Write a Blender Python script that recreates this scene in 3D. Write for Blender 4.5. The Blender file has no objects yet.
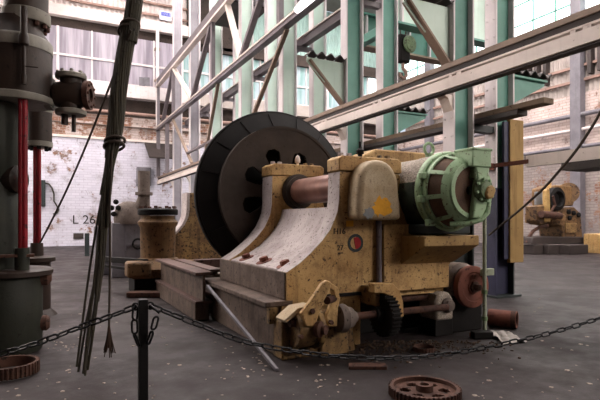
import bpy, bmesh, math, random
from mathutils import Vector, Matrix
random.seed(7)
SC = bpy.context.scene
COL = SC.collection
PI = math.pi
# ------------------------------------------------------------------ camera geometry
F, HX, HY, TH, CAMZ = 500.0, 300.0, 221.0, math.radians(27.0), 1.5
SN, CS = math.sin(TH), math.cos(TH)
def at(px, py, d):
    r = (px - HX) / F * d
    return Vector((d*SN + r*CS, d*CS - r*SN, CAMZ - (py - HY) / F * d))
def tanx(px): return math.tan(TH + math.atan((px - HX) / F))
def at_y(px, py, Y):
    X = Y * tanx(px); return at(px, py, X*SN + Y*CS)
def at_x(px, py, X):
    Y = X / tanx(px); return at(px, py, X*SN + Y*CS)
def at_z(px, py, Z=0.0): return at(px, py, (CAMZ - Z) * F / (py - HY))

# ------------------------------------------------------------------ mesh builder
def basis(d):
    d = Vector(d).normalized()
    u = d.cross(Vector((0, 0, 1)))
    if u.length < 1e-4: u = Vector((1, 0, 0))
    u.normalize(); return d, u, d.cross(u).normalized()
class MB:
    def __init__(s): s.v, s.f = [], []
    def add(s, vs, fs):
        n = len(s.v); s.v += [Vector(v) for v in vs]; s.f += [[i + n for i in f] for f in fs]; return s
    def box(s, x0, x1, y0, y1, z0, z1):
        vs = [(x, y, z) for z in (z0, z1) for y in (y0, y1) for x in (x0, x1)]
        return s.add(vs, [(0,2,3,1),(4,5,7,6),(0,1,5,4),(2,6,7,3),(0,4,6,2),(1,3,7,5)])
    def bar(s, a, b, w, h, up=None):
        a, b = Vector(a), Vector(b); d, u, v = basis(b - a)
        if up is not None:
            u = d.cross(Vector(up)).normalized(); v = u.cross(d).normalized()
        vs = [p + u*i*w/2 + v*j*h/2 for p in (a, b) for j in (-1, 1) for i in (-1, 1)]
        return s.add(vs, [(0,1,3,2),(4,6,7,5),(0,4,5,1),(2,3,7,6),(0,2,6,4),(1,5,7,3)])
    def lathe(s, base, axis, prof, n=32, cap=True, a0=0, a1=2*PI):
        base = Vector(base); d, u, v = basis(axis); full = abs(a1 - a0 - 2*PI) < 1e-6
        m = n if full else n + 1; vs, fs = [], []
        for (r, h) in prof:
            for i in range(m):
                a = a0 + (a1 - a0) * i / n
                vs.append(base + d*h + (u*math.cos(a) + v*math.sin(a)) * max(r, 1e-4))
        for k in range(len(prof) - 1):
            for i in range(n):
                j = (i + 1) % m
                fs.append((k*m+i, k*m+j, (k+1)*m+j, (k+1)*m+i))
        if cap and full:
            fs.append(list(range(m))[::-1]); fs.append([(len(prof)-1)*m + i for i in range(m)])
        return s.add(vs, fs)
    def cyl(s, a, b, r, r2=None, n=20):
        a, b = Vector(a), Vector(b)
        return s.lathe(a, b - a, [(r, 0), (r if r2 is None else r2, (b - a).length)], n)
    def tube(s, pts, r, n=8, closed=False):
        pts = [Vector(p) for p in pts]; vs, fs = [], []; N = len(pts); u = None
        for i, p in enumerate(pts):
            if closed: t = pts[(i+1) % N] - pts[i-1]
            else: t = pts[min(i+1, N-1)] - pts[max(i-1, 0)]
            t = t.normalized() if t.length > 1e-7 else Vector((0, 0, 1))
            if u is None: _, u, _ = basis(t)
            u = (u - t * u.dot(t)).normalized(); v = t.cross(u)
            rr = r[i] if isinstance(r, (list, tuple)) else r
            vs += [p + (u*math.cos(2*PI*k/n) + v*math.sin(2*PI*k/n)) * rr for k in range(n)]
        for i in range(N if closed else N - 1):
            for k in range(n):
                a, b = i*n, ((i+1) % N)*n
                fs.append((a+k, a+(k+1) % n, b+(k+1) % n, b+k))
        if not closed:
            fs.append(list(range(n))[::-1]); fs.append([(N-1)*n + k for k in range(n)])
        return s.add(vs, fs)
    def prism(s, poly, axis, a, b):           # polygon in the two other axes, extruded a..b along axis
        def P(p, t):
            return {'x': (t, p[0], p[1]), 'y': (p[0], t, p[1]), 'z': (p[0], p[1], t)}[axis]
        n = len(poly); vs = [P(p, a) for p in poly] + [P(p, b) for p in poly]
        fs = [list(range(n))[::-1], [n + i for i in range(n)]]
        fs += [(i, (i+1) % n, n + (i+1) % n, n + i) for i in range(n)]
        return s.add(vs, fs)
    def hexnut(s, c, axis, r, h): return s.lathe(c, axis, [(r, 0), (r, h*.8), (r*.85, h)], 6)

ORI = {}
def obj(name, mb, mat, parent=None, bevel=0.0, smooth=True, seg=2):
    bm = bmesh.new(); vs = [bm.verts.new(v) for v in mb.v]
    for f in mb.f:
        try: bm.faces.new([vs[i] for i in f])
        except ValueError: pass
    bmesh.ops.recalc_face_normals(bm, faces=bm.faces)
    me = bpy.data.meshes.new(name); bm.to_mesh(me); bm.free()
    if parent is not None: o0 = ORI[parent]
    else:
        lo = Vector([min(v[i] for v in mb.v) for i in range(3)]); hi = Vector([max(v[i] for v in mb.v) for i in range(3)])
        o0 = Vector(((lo.x+hi.x)/2, (lo.y+hi.y)/2, lo.z))
    me.transform(Matrix.Translation(-o0))
    if smooth:
        me.polygons.foreach_set('use_smooth', [True]*len(me.polygons)); me.set_sharp_from_angle(angle=math.radians(38))
    me.materials.append(mat)
    o = bpy.data.objects.new(name, me); COL.objects.link(o)
    if parent is not None: o.parent = parent
    else: o.location = o0
    ORI[o] = o0
    if bevel:
        m = o.modifiers.new('bevel', 'BEVEL'); m.width = bevel; m.segments = seg; m.limit_method = 'ANGLE'; m.angle_limit = math.radians(40)
    return o
def tag(o, label, cat, group=None, kind='thing'):
    o['label'] = label; o['category'] = cat; o['kind'] = kind
    if group: o['group'] = group
    return o
def thing(name, label, cat, loc, group=None, kind='thing'):
    o = bpy.data.objects.new(name, None); COL.objects.link(o); o.location = loc; o.empty_display_size = .2
    ORI[o] = Vector(loc); return tag(o, label, cat, group, kind)
def struct(name, mb, mat, parent=None, bevel=0, label=None):
    o = obj(name, mb, mat, parent, bevel, smooth=False)
    if parent is None: o['kind'] = 'structure'; o['category'] = name.split('_')[0]
    if label: o['label'] = label
    return o
def text_obj(name, body, size, loc, rot, mat, parent=None, depth=.003):
    cu = bpy.data.curves.new(name, 'FONT'); cu.body = body; cu.size = size; cu.extrude = depth; cu.align_x = 'CENTER'; cu.align_y = 'CENTER'
    t = bpy.data.objects.new(name + '_tmp', cu); COL.objects.link(t)
    dg = bpy.context.evaluated_depsgraph_get(); me = bpy.data.meshes.new_from_object(t.evaluated_get(dg))
    bpy.data.objects.remove(t); bpy.data.curves.remove(cu)
    me.transform(Matrix.Translation(Vector(loc) - (ORI[parent] if parent is not None else Vector(loc))) @ rot.to_4x4())
    me.materials.clear(); me.materials.append(mat)
    o = bpy.data.objects.new(name, me); COL.objects.link(o)
    if parent is not None: o.parent = parent
    else: o.location = loc
    ORI[o] = ORI[parent] if parent is not None else Vector(loc)
    return o
def dup(root, loc, label, group=None):
    r = root.copy(); COL.objects.link(r); r.location = loc; r['label'] = label
    if group: r['group'] = group
    for ch in list(root.children):
        c = ch.copy(); COL.objects.link(c); c.parent = r
        for g in list(ch.children):
            d = g.copy(); COL.objects.link(d); d.parent = c
    return r

# ------------------------------------------------------------------ materials
def rgb(h, k=1.0):
    c = [int(h[i:i+2], 16)/255 for i in (0, 2, 4)]
    return tuple(min(1, k*(x/12.92 if x <= .04045 else ((x+.055)/1.055)**2.4)) for x in c) + (1,)
class NT:
    def __init__(s, name):
        s.m = bpy.data.materials.new(name); s.m.use_nodes = True; s.t = s.m.node_tree
        s.b = s.t.nodes['Principled BSDF']
    def n(s, kind, **kw):
        nd = s.t.nodes.new(kind)
        for k, v in kw.items(): setattr(nd, k, v)
        return nd
    def l(s, a, b): s.t.links.new(a, b)
    def coords(s, rnd=True):
        tc = s.n('ShaderNodeTexCoord')
        if not rnd: return tc.outputs['Object']
        oi = s.n('ShaderNodeObjectInfo'); mu = s.n('ShaderNodeMath', operation='MULTIPLY'); mu.inputs[1].default_value = 37.0
        s.l(oi.outputs['Random'], mu.inputs[0])
        va = s.n('ShaderNodeVectorMath', operation='ADD'); s.l(tc.outputs['Object'], va.inputs[0]); s.l(mu.outputs[0], va.inputs[1])
        return va.outputs[0]
    def noise(s, vec, scale, detail=6, rough=.6, stretch=None):
        if stretch:
            mp = s.n('ShaderNodeMapping'); mp.inputs['Scale'].default_value = stretch; s.l(vec, mp.inputs[0]); vec = mp.outputs[0]
        nz = s.n('ShaderNodeTexNoise'); nz.inputs['Scale'].default_value = scale; nz.inputs['Detail'].default_value = detail; nz.inputs['Roughness'].default_value = rough
        s.l(vec, nz.inputs['Vector']); return nz.outputs['Fac']
    def ramp(s, fac, a, b, va=0.0, vb=1.0):
        r = s.n('ShaderNodeMapRange'); r.inputs[1].default_value = a; r.inputs[2].default_value = b; r.inputs[3].default_value = va; r.inputs[4].default_value = vb
        s.l(fac, r.inputs[0]); return r.outputs[0]
    def mix(s, fac, a, b):
        m = s.n('ShaderNodeMix', data_type='RGBA')
        if isinstance(fac, float): m.inputs[0].default_value = fac
        else: s.l(fac, m.inputs[0])
        for x, i in ((a, 6), (b, 7)):
            if isinstance(x, tuple): m.inputs[i].default_value = x
            else: s.l(x, m.inputs[i])
        return m.outputs[2]
    def bump(s, h, strength=.3, dist=.02):
        b = s.n('ShaderNodeBump'); b.inputs['Strength'].default_value = strength; b.inputs['Distance'].default_value = dist
        s.l(h, b.inputs['Height']); s.l(b.outputs[0], s.b.inputs['Normal'])
    def fin(s, col, rough=.7, metal=0.0, spec=.3):
        s.l(col, s.b.inputs['Base Color']) if not isinstance(col, tuple) else setattr(s.b.inputs['Base Color'], 'default_value', col)
        s.b.inputs['Roughness'].default_value = rough; s.b.inputs['Metallic'].default_value = metal
        s.b.inputs['Specular IOR Level'].default_value = spec; return s.m
def paint(name, base, alt, spot, amt=.42, sc=2.0, ssc=14, streak=0.0, rough=.7, metal=0.0, bump=.25, spec=.3, dust=None, rnd=True, grime=None, gamt=.7):
    t = NT(name); v = t.coords(rnd)
    c = t.mix(t.ramp(t.noise(v, sc, 5), .36, .66), rgb(base), rgb(alt))
    if grime:
        c = t.mix(t.ramp(t.noise(v, sc*1.7, 8, .7), .5, .68, 0, gamt), c, rgb(grime))
        c = t.mix(t.ramp(t.noise(v, ssc*2.6, 5, .7), .56, .64, 0, .6), c, rgb(spot))
    n2 = t.noise(v, ssc, 8, .65)
    c = t.mix(t.ramp(n2, 1-amt, 1-amt+.07), c, rgb(spot))
    if streak:
        st = t.noise(v, 1.0, 4, .6, (9, 9, .7))
        c = t.mix(t.ramp(st, .54, .68, 0, streak), c, rgb(spot))
    if dust:
        c = t.mix(t.ramp(t.noise(v, ssc*2.2, 6, .7), .5, .62), c, rgb(dust))
    t.bump(n2, bump, .015)
    return t.fin(c, rough, metal, spec)
def emit(name, col, k):
    m = bpy.data.materials.new(name); m.use_nodes = True; b = m.node_tree.nodes['Principled BSDF']
    b.inputs['Base Color'].default_value = rgb(col); b.inputs['Emission Color'].default_value = rgb(col); b.inputs['Emission Strength'].default_value = k
    return m

M = {}
M['yellow'] = paint('worn_cream_yellow_paint', 'c2a26e', 'a58150', '46301f', .42, 2.0, 20, .45, .62, grime='6b4d2e')
M['beambrown'] = paint('purple_brown_beam_rust', '5e4842', '4a3834', '2c201c', .42, 3, 14, .2, .65)
M['yellow_dark'] = paint('oily_yellow_paint', '8f744a', '695036', '2a1e15', .46, 3, 16, .5, .55, grime='3a2a1c')
M['cream'] = paint('faded_cream_paint', 'b7a68c', 'a08c6a', '5b4a3c', .40, 2.4, 30, .15, .6, grime='8a7350', gamt=.5)
M['pale'] = paint('chalky_white_grey_paint', 'b8afae', '9a908f', '3e332e', .42, 2.5, 26, .25, .75)
M['greybrown'] = paint('grimy_grey_brown_steel', '6b5b51', '4c3f38', '281d18', .42, 3, 18, .5, .7, grime='493a30')
M['brown'] = paint('brown_casing_paint', '7d603f', '5b442d', '2a1c12', .44, 2.6, 14, .4, .6)
M['rust'] = paint('rusted_steel', '54382d', '3c2822', '22150f', .45, 4, 20, .2, .8)
M['rustpipe'] = paint('red_brown_rust', '77473a', '5c362c', '331d16', .4, 4, 16, 0, .75)
M['iron'] = paint('black_oiled_iron', '191717', '121010', '2a211c', .36, 3, 18, 0, .7, 0, .15, .15)
M['disc'] = paint('dark_grey_brown_iron', '3d342f', '302925', '211a17', .38, 3, 22, .1, .65, .1, .15, .2)
M['shaft'] = paint('greasy_brown_steel', '8a655a', '6d4c43', '40291f', .36, 3, 12, 0, .38, .45, .08, .5)
M['green'] = paint('pale_green_enamel', '9ab893', '86a47f', '5c5c46', .42, 3, 22, .15, .5, 0, .15, .4)
M['green_dirty'] = paint('dirty_green_enamel', '657a58', '4e6047', '2d2a20', .46, 3, 18, .3, .55)
M['green_dark'] = paint('dark_oily_green_enamel', '39443a', '2b3230', '17161a', .46, 3, 14, .3, .5)
M['dusty'] = paint('dust_caked_green_casting', '968c80', '7b756a', '54493f', .44, 4, 30, 0, .9, 0, .6, .2, 'b8aea6')
M['mesh'] = paint('brown_vent_gauze', '66503f', '524035', '33261e', .4, 6, 60, 0, .8)
M['teal'] = paint('teal_steel_paint', '5f9185', '4b7a70', '79958c', .3, .8, 9, .12, .5, 0, .05, .35)
M['palegreen'] = paint('lightened_mint_steel_paint', 'c3d6cd', 'b0c8bd', '878a82', .33, .8, 9, .12, .5, 0, .05, .35)  # pale tone paints overexposure into the farther column webs
M['flange'] = paint('lilac_grey_steel_paint', 'cfc8ca', 'b8b2b6', '857a76', .34, 1.0, 10, .15, .5, 0, .05, .4)
M['farsteel'] = paint('purple_grey_column_paint', '98959b', '827e86', '5d5754', .35, .8, 9, .2, .55)
M['navy'] = paint('navy_blue_steel_paint', '34344e', '2a2c40', '45434c', .35, 1.5, 12, .1, .5)
M['charcoal'] = paint('charcoal_green_steel_paint', '2c3334', '22292a', '45403c', .35, 1.5, 12, .1, .55)
M['chord'] = paint('purple_grey_steel', '6d666b', '5b5459', '39302e', .38, 1.2, 10, .15, .45, .2, .06, .5)
M['lightsteel'] = paint('light_grey_steel', 'd3c8c2', 'bcb0aa', '7d6e66', .36, 1.0, 12, .12, .5, 0, .06, .4)
M['tan'] = paint('dusty_tan_steel', '8d7a6c', '75655a', '40332b', .38, 1.2, 12, .1, .6)
M['darksteel'] = paint('dark_brown_steel', '3a3230', '2c2625', '1c1716', .4, 1.6, 12, 0, .6)
M['timber'] = paint('yellow_plank_wood', '9f8353', '8a6f45', '64492a', .36, 1.2, 9, .5, .75)
M['oldtimber'] = paint('old_grey_brown_timber', '6f5f50', '594b3f', '352a22', .4, 1.2, 10, .2, .85)
M['valve'] = paint('dark_brown_valve_casting', '33261f', '281e1a', '17110e', .4, 3, 14, .1, .55)
M['valvegreen'] = paint('dark_olive_casting', '2b2d25', '22241e', '15140f', .4, 3, 14, .2, .6)
M['rim'] = paint('dull_grey_flange_edge', '87837a', '6f6b63', '3a352f', .38, 3, 16, .1, .6)
M['red'] = paint('dark_red_pipe_paint', '8a1523', '6c101b', '2f0b0f', .4, 3, 14, .2, .45)
M['post'] = paint('black_post_paint', '121213', '0d0d0e', '221e1c', .34, 4, 30, 0, .5)
M['chain'] = paint('black_chain_steel', '1d1d20', '151517', '2c2724', .36, 9, 50, 0, .45, .6)
M['bundle'] = paint('dark_cable_sheath', '35322b', '454033', '1a1815', .4, 6, 30, .3, .7)
M['rope'] = paint('grey_brown_wire_rope', '4a4038', '3b332d', '241e1a', .4, 6, 60, 0, .75)
M['fray'] = paint('frayed_brown_rope', '3a2a20', '2e2119', '1c140f', .4, 12, 70, 0, .9)
M['conduit'] = paint('pale_grey_green_conduit', '98a08d', '838b78', '565846', .42, 4, 20, .2, .6)
M['rag'] = paint('dirty_white_cloth', 'a59f9a', '8c8580', '6a615a', .36, 6, 22, 0, .95)
M['flake'] = paint('pale_paint_flakes', 'a59a90', '8c7f74', '6a5548', .45, 30, 90, 0, .9)
M['rubble'] = paint('brown_rubble', '4e3d30', '3b2d24', '251b15', .45, 9, 40, 0, .95)
M['cabinet'] = paint('grey_cabinet_paint', '6f6c72', '5f5c62', '393535', .36, 2, 14, .15, .6)
M['casting'] = paint('dusty_grey_casting', '6d625c', '574d48', '332b27', .42, 4, 26, .1, .8)
M['black'] = paint('black_marking_paint', '17120f', '1f1915', '0f0c0a', .3, 9, 60)
M['redmark'] = paint('red_marking_paint', '9a2026', '861a20', '5a1c18', .35, 9, 40)
M['goldmark'] = paint('golden_yellow_patch', 'dca028', 'cd9222', '97763a', .38, 9, 30)
M['greymark'] = paint('blue_grey_primer_patch', '7b7d80', '6e7174', '94886f', .4, 9, 30)
M['clad'] = paint('pinkish_white_cladding', 'c8bebb', 'b3a8a6', '9a8a84', .34, .8, 6, .12, .7)
M['cladgrey'] = paint('grey_cladding', 'a59c97', '918984', '7d746e', .34, .8, 6, .12, .7)
M['cladteal'] = paint('teal_grey_cladding', '86a09a', '6f8480', '5d605c', .36, .5, 6, .15, .7)
M['purlin'] = paint('rust_pink_purlin', '957a70', '806a61', '5f4c44', .4, 1, 8, 0, .7)
M['whitewood'] = paint('white_painted_frame', 'cfc7c8', 'bdb4b4', '8f827c', .36, 1, 8, .2, .6)
M['shadowgap'] = paint('dark_recess_shade', '3a302c', '2b2421', '1c1715', .42, 1, 8, .1, .9)  # dark colour standing in for shade in the end wall recess and roof void
M['ceil'] = paint('grey_roof_sheet', '6b6764', '5a5653', '45413e', .38, .6, 6, 0, .8)
M['signwhite'] = paint('white_sign_face', 'd8d8e2', 'cacad6', 'b5b4c4', .3, 1, 8)
M['signblue'] = paint('blue_sign_face', '7f86c0', '747bb6', '9a9fd0', .3, 2, 10)
M['signdark'] = paint('dark_blue_letters', '3a429a', '333b8c', '2b3276', .3, 2, 10)
M['oldochre'] = paint('dull_ochre_paint', '74593a', '543f2c', '2b1e17', .48, 1.4, 6, .3, .65, grime='43301f')
M['wood_yellow_machine'] = paint('ochre_machine_paint', 'a98c58', '8a6d43', '4a3018', .42, 3, 18, .25, .6)

def floor_mat():
    t = NT('stained_concrete_floor'); v = t.coords(False)
    c = t.mix(t.ramp(t.noise(v, .35, 6, .6), .35, .65), rgb('2c2526'), rgb('221d1e'))
    c = t.mix(t.ramp(t.noise(v, 1.1, 7, .65), .5, .72, 0, .65), c, rgb('28231f'))
    c = t.mix(t.ramp(t.noise(v, 26, 6, .7), .6, .75, 0, .5), c, rgb('5d5550'))
    c = t.mix(t.ramp(t.noise(v, .8, 5, .6, (1, .25, 1)), .6, .75, 0, .5), c, rgb('48423f'))
    t.bump(t.noise(v, 18, 8, .7), .25, .01)
    r = t.ramp(t.noise(v, 1.6, 5), .4, .7, .5, .88); t.l(r, t.b.inputs['Roughness'])
    t.l(c, t.b.inputs['Base Color']); t.b.inputs['Specular IOR Level'].default_value = .25
    return t.m
def brick_mat(name, axis, white, expose):
    t = NT(name); tc = t.n('ShaderNodeTexCoord'); sp = t.n('ShaderNodeSeparateXYZ'); t.l(tc.outputs['Object'], sp.inputs[0])
    cb = t.n('ShaderNodeCombineXYZ'); t.l(sp.outputs[axis], cb.inputs[0]); t.l(sp.outputs[2], cb.inputs[1])
    br = t.n('ShaderNodeTexBrick'); t.l(cb.outputs[0], br.inputs['Vector'])
    br.inputs['Scale'].default_value = 1.0; br.inputs['Brick Width'].default_value = .46; br.inputs['Row Height'].default_value = .16
    br.inputs['Mortar Size'].default_value = .016
    br.inputs['Color1'].default_value = rgb('84604c'); br.inputs['Color2'].default_value = rgb('6a4a3d'); br.inputs['Mortar'].default_value = rgb('8a7d75')
    wh = t.n('ShaderNodeTexBrick'); t.l(cb.outputs[0], wh.inputs['Vector']); wh.inputs['Scale'].default_value = 1.0
    wh.inputs['Brick Width'].default_value = .46; wh.inputs['Row Height'].default_value = .16; wh.inputs['Mortar Size'].default_value = .016
    wh.inputs['Color1'].default_value = rgb(white[0]); wh.inputs['Color2'].default_value = rgb(white[1]); wh.inputs['Mortar'].default_value = rgb(white[2])
    v = tc.outputs['Object']
    n1 = t.noise(v, .45, 7, .66); n2 = t.noise(v, 2.2, 8, .7)
    ad = t.n('ShaderNodeMath', operation='ADD'); t.l(n1, ad.inputs[0]); t.l(n2, ad.inputs[1])
    c = t.mix(t.ramp(ad.outputs[0], expose, expose + .07), wh.outputs[0], br.outputs[0])
    c = t.mix(t.ramp(t.noise(v, .9, 8, .72), .52, .72, 0, .75), c, rgb('7b7474'))
    c = t.mix(t.ramp(t.noise(v, 3.5, 6, .7), .6, .68, 0, .7), c, rgb('5e5654'))
    t.bump(br.outputs['Fac'], -.3, .02)
    return t.fin(c, .85, 0, .2)
M['floor'] = floor_mat()
M['brick_end'] = brick_mat('peeling_white_painted_brick', 0, ('c2c0cc', 'b7b5c2', 'adabb8'), 1.12)
M['brick_bare'] = brick_mat('bare_brick_with_paint_traces', 0, ('b3a7a4', 'a3958f', '8f837e'), .97)
M['brick_right'] = brick_mat('pinkish_white_painted_brick', 1, ('bcada8', 'ad9e99', '9a8b86'), 1.12)
M['brick_shaded'] = brick_mat('shadow_grey_painted_brick', 1, ('8c8380', '7d7471', '6d6562'), 1.08)  # greyer tone paints in the shadow on the lower side wall
M['brick_dark'] = brick_mat('dark_painted_brick', 1, ('5a5554', '514c4b', '46413f'), 1.05)
def pane_mat(name, ca, cb, k):
    t = NT(name); v = t.coords(False)
    st = t.noise(v, 1.0, 4, .6, (3.4, 3.4, .25))
    c = t.mix(t.ramp(st, .35, .65), rgb(ca), rgb(cb))
    t.l(c, t.b.inputs['Base Color']); t.l(c, t.b.inputs['Emission Color']); t.b.inputs['Emission Strength'].default_value = k
    t.b.inputs['Roughness'].default_value = .35; return t.m
M['pane_dirty'] = pane_mat('backlit_dirty_glass', '8f8892', '655e69', .26)
M['pane_teal'] = pane_mat('dim_teal_glass', '9aa3b0', '5f7f7c', .3)
M['pane_bright'] = pane_mat('bright_sky_glass', 'f2fbff', 'd2f4ee', 1.7)
M['pane_fill'] = emit('fill_light_glass', 'fff3ea', 6.5)  # emissive panes of the added windows, fill for the machine faces
M['sky_panel'] = emit('skylight_glass', 'fff4f0', 11)
M['tube'] = emit('fluorescent_tube_lit', 'fff0ee', 9.0)

# ------------------------------------------------------------------ the setting
XW, YW, ZC = 26.5, 33.0, 17.5
XL, YF = -9.0, -7.0
struct('floor', MB().box(XL, XW, YF, YW, -.3, 0), M['floor'])
# end wall (y = YW): painted brick below, recess, glazing, cladding
struct('wall_end', MB().box(XL, XW, YW, YW+.4, 0, 6.6), M['brick_end'])
struct('wall_end_upper', MB().box(XL, XW, YW, YW+.4, 6.6, 8.05), M['brick_bare'])
struct('trim_1', MB().box(XL, XW, YW-.1, YW+.1, 6.52, 6.66), M['lightsteel'])
struct('trim_2', MB().box(XL, XW, YW-.18, YW+.1, 7.42, 7.56), M['brick_bare'])
struct('trim_3', MB().box(XL, XW, YW+.5, YW+.9, 7.9, 9.3), M['shadowgap'])
struct('trim_4', MB().cyl((XL, YW-.3, 8.22), (XW, YW-.3, 8.22), .1, n=10), M['purlin'])
struct('trim_5', MB().box(XL, 8.4, YW-.25, YW+.4, 9.25, 10.05), M['whitewood'], label='white sill band under the end windows')
struct('trim_6', MB().box(XL, XW, YW+.05, YW+.6, 13.05, 13.8), M['shadowgap'])
struct('trim_7', MB().box(XL, 8.4, YW-.35, YW+.4, 13.65, 14.3), M['clad'], label='white fascia band above the end windows')
def corrugated(x0, x1, y, z0, z1, pitch=.3, amp=.04):
    n = int((x1-x0)/pitch*4); mb = MB(); vs = []
    for i in range(n+1):
        x = x0 + (x1-x0)*i/n; o = amp*math.sin(2*PI*(x-x0)/pitch)
        vs += [(x, y+o, z0), (x, y+o, z1), (x, y+o+.05, z1), (x, y+o+.05, z0)]
    fs = []
    for i in range(n):
        for k in range(4): fs.append((i*4+k, i*4+(k+1) % 4, i*4+4+(k+1) % 4, i*4+4+k))
    return mb.add(vs, fs)
struct('wall_end_cladding', corrugated(XL, 8.4, YW+.1, 14.3, ZC), M['clad'])
struct('wall_end_cladding_b', corrugated(8.4, XW, YW+.1, 13.8, ZC), M['cladteal'])
struct('trim_18', MB().box(8.4, XW, YW-.1, YW+.4, 9.25, 10.05), M['cladgrey'])
struct('trim_19', MB().box(8.4, 11.5, YW-.3, YW+.0, 13.1, ZC), M['shadowgap']); struct('trim_20', MB().box(8.5, XW, YW-.3, YW, 12.9, 13.3), M['shadowgap'])  # dark sheets in place of the unlit void behind the truss
for i, z in enumerate((14.75, 15.5, 16.3)):
    struct('trim_%d' % (8+i), MB().box(XL, 8.4, YW-.12, YW+.02, z-.06, z+.06), M['purlin'])
# glazed band: each bay a window with frame and pane
xs = [.69 + 1.85*k for k in range(-5, 14)]
for i in range(len(xs)-1):
    x0, x1 = xs[i], xs[i+1]
    w = thing('window_%d' % (i+1), 'window bay of the high glazed band in the end wall', 'window', ((x0+x1)/2, YW, 10.05), kind='structure')
    fr = MB().box(x0-.045-(.05 if i % 2 == 1 else 0), x0+.045, YW-.06, YW+.12, 10.05, 13.1).box(x0, x1, YW-.05, YW+.1, 11.38, 11.5).box(x0, x1, YW-.05, YW+.1, 10.05, 10.13)
    obj('window_frame', fr, M['whitewood'], w, smooth=False)
    bright = x0 > 21.5
    obj('pane', MB().box(x0, x1, YW+.04, YW+.08, 10.05, 13.1), M['pane_bright'] if bright else (M['pane_dirty'] if x0 < 8 else M['pane_teal']), w, smooth=False)
# right wall (x = XW)
struct('wall_right', MB().box(XW, XW+.4, YF, YW, 5.7, 8.6), M['brick_right'])
struct('wall_right_shaded', MB().box(XW, XW+.4, YF, YW, 0, 5.7), M['brick_shaded'])  # lower part of the wall, its shadow put into the colour
def corr_x(y0, y1, x, z0, z1, pitch=.3, amp=.04):
    mb = corrugated(y0, y1, 0, z0, z1, pitch, amp); mb.v = [Vector((x+v.y, v.x, v.z)) for v in mb.v]; return mb
struct('wall_right_cladding', corr_x(YF, YW, XW+.1, 8.6, 12.35), M['cladgrey'])
for i, z in enumerate((9.3, 10.1, 11.6, 12.35)):
    struct('trim_%d' % (11+i), MB().box(XW-.14, XW+.02, YF, YW, z-.07, z+.07), M['purlin'] if i < 2 else M['lightsteel'])
struct('trim_15', MB().cyl((XW-.3, YF, 7.35), (XW-.3, YW, 7.35), .13, n=12), M['cabinet'], label='grey service pipe along the side wall')
struct('trim_16', MB().cyl((XW-.25, YF, 6.55), (XW-.25, YW, 6.55), .09, n=10), M['whitewood'])
struct('trim_17', MB().cyl((XW-.25, YF, 5.6), (XW-.25, YW, 5.6), .1, n=10), M['cabinet'])
yb = [YF, -1, 5.7, 11.7, 17.7, 23.7, 29.7, YW]
for i in range(len(yb)-1):
    w = thing('window_%d' % (21+i), 'bright clerestory window high in the side wall', 'window', (XW, (yb[i]+yb[i+1])/2, 12.42), kind='structure')
    fr = MB()
    n = max(2, int((yb[i+1]-yb[i])/1.5))
    for k in range(n+1):
        y = yb[i] + (yb[i+1]-yb[i])*k/n; fr.box(XW-.05, XW+.1, y-.04, y+.04, 12.42, 16.4)
    for z in (12.45, 13.75, 15.05, 16.35): fr.box(XW-.05, XW+.1, yb[i], yb[i+1], z-.04, z+.04)
    obj('window_frame', fr, M['teal'], w, smooth=False)
    obj('pane', MB().box(XW+.03, XW+.07, yb[i], yb[i+1], 12.42, 16.4), M['pane_bright'], w, smooth=False)
struct('wall_right_top', MB().box(XW, XW+.4, YF, YW, 16.4, ZC), M['cladgrey'])
# unseen left and rear walls, glowing window bands added as fill light
struct('wall_left', MB().box(XL-.4, XL, YF, YW, 0, 5), M['brick_dark']); struct('wall_left_top', MB().box(XL-.4, XL, YF, YW, 11, ZC), M['brick_dark'])
struct('wall_front', MB().box(XL, XW, YF-.4, YF, 0, 6), M['brick_dark']); struct('wall_front_top', MB().box(XL, XW, YF-.4, YF, 12, ZC), M['brick_dark'])
struct('wall_left_mid', MB().box(XL-.4, XL, YF, 13, 5, 11), M['brick_dark']); struct('wall_front_mid', MB().box(XL, 8, YF-.4, YF, 6, 12), M['brick_dark'])
for i in range(4):
    y0, y1 = 13+i*5, 18+i*5
    w = thing('window_%d' % (41+i), 'added fill light window bay in the left side wall', 'window', (XL, (y0+y1)/2, 5), kind='structure')
    fr = MB()
    for k in range(4): fr.box(XL-.1, XL, y0+k*5/3-.05, y0+k*5/3+.05, 5, 11)
    for z in (5.03, 7, 9, 10.97): fr.box(XL-.1, XL, y0, y1, z-.04, z+.04)
    obj('window_frame', fr, M['whitewood'], w, smooth=False); obj('pane', MB().box(XL-.08, XL-.05, y0, y1, 5, 11), M['pane_fill'], w, smooth=False)  # frame and glowing pane of the added fill window
for i in range(4):
    x0, x1 = 8+i*18.5/4, 8+(i+1)*18.5/4
    w = thing('window_%d' % (51+i), 'added fill light window bay in the wall behind', 'window', ((x0+x1)/2, YF, 6), kind='structure')
    fr = MB()
    for k in range(4): fr.box(x0+k*(x1-x0)/3-.05, x0+k*(x1-x0)/3+.05, YF-.1, YF, 6, 12)
    for z in (6.03, 8, 10, 11.97): fr.box(x0, x1, YF-.1, YF, z-.04, z+.04)
    obj('window_frame', fr, M['whitewood'], w, smooth=False); obj('pane', MB().box(x0, x1, YF-.08, YF-.05, 6, 12), M['pane_fill'], w, smooth=False)  # frame and glowing pane of the added fill window
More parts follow.
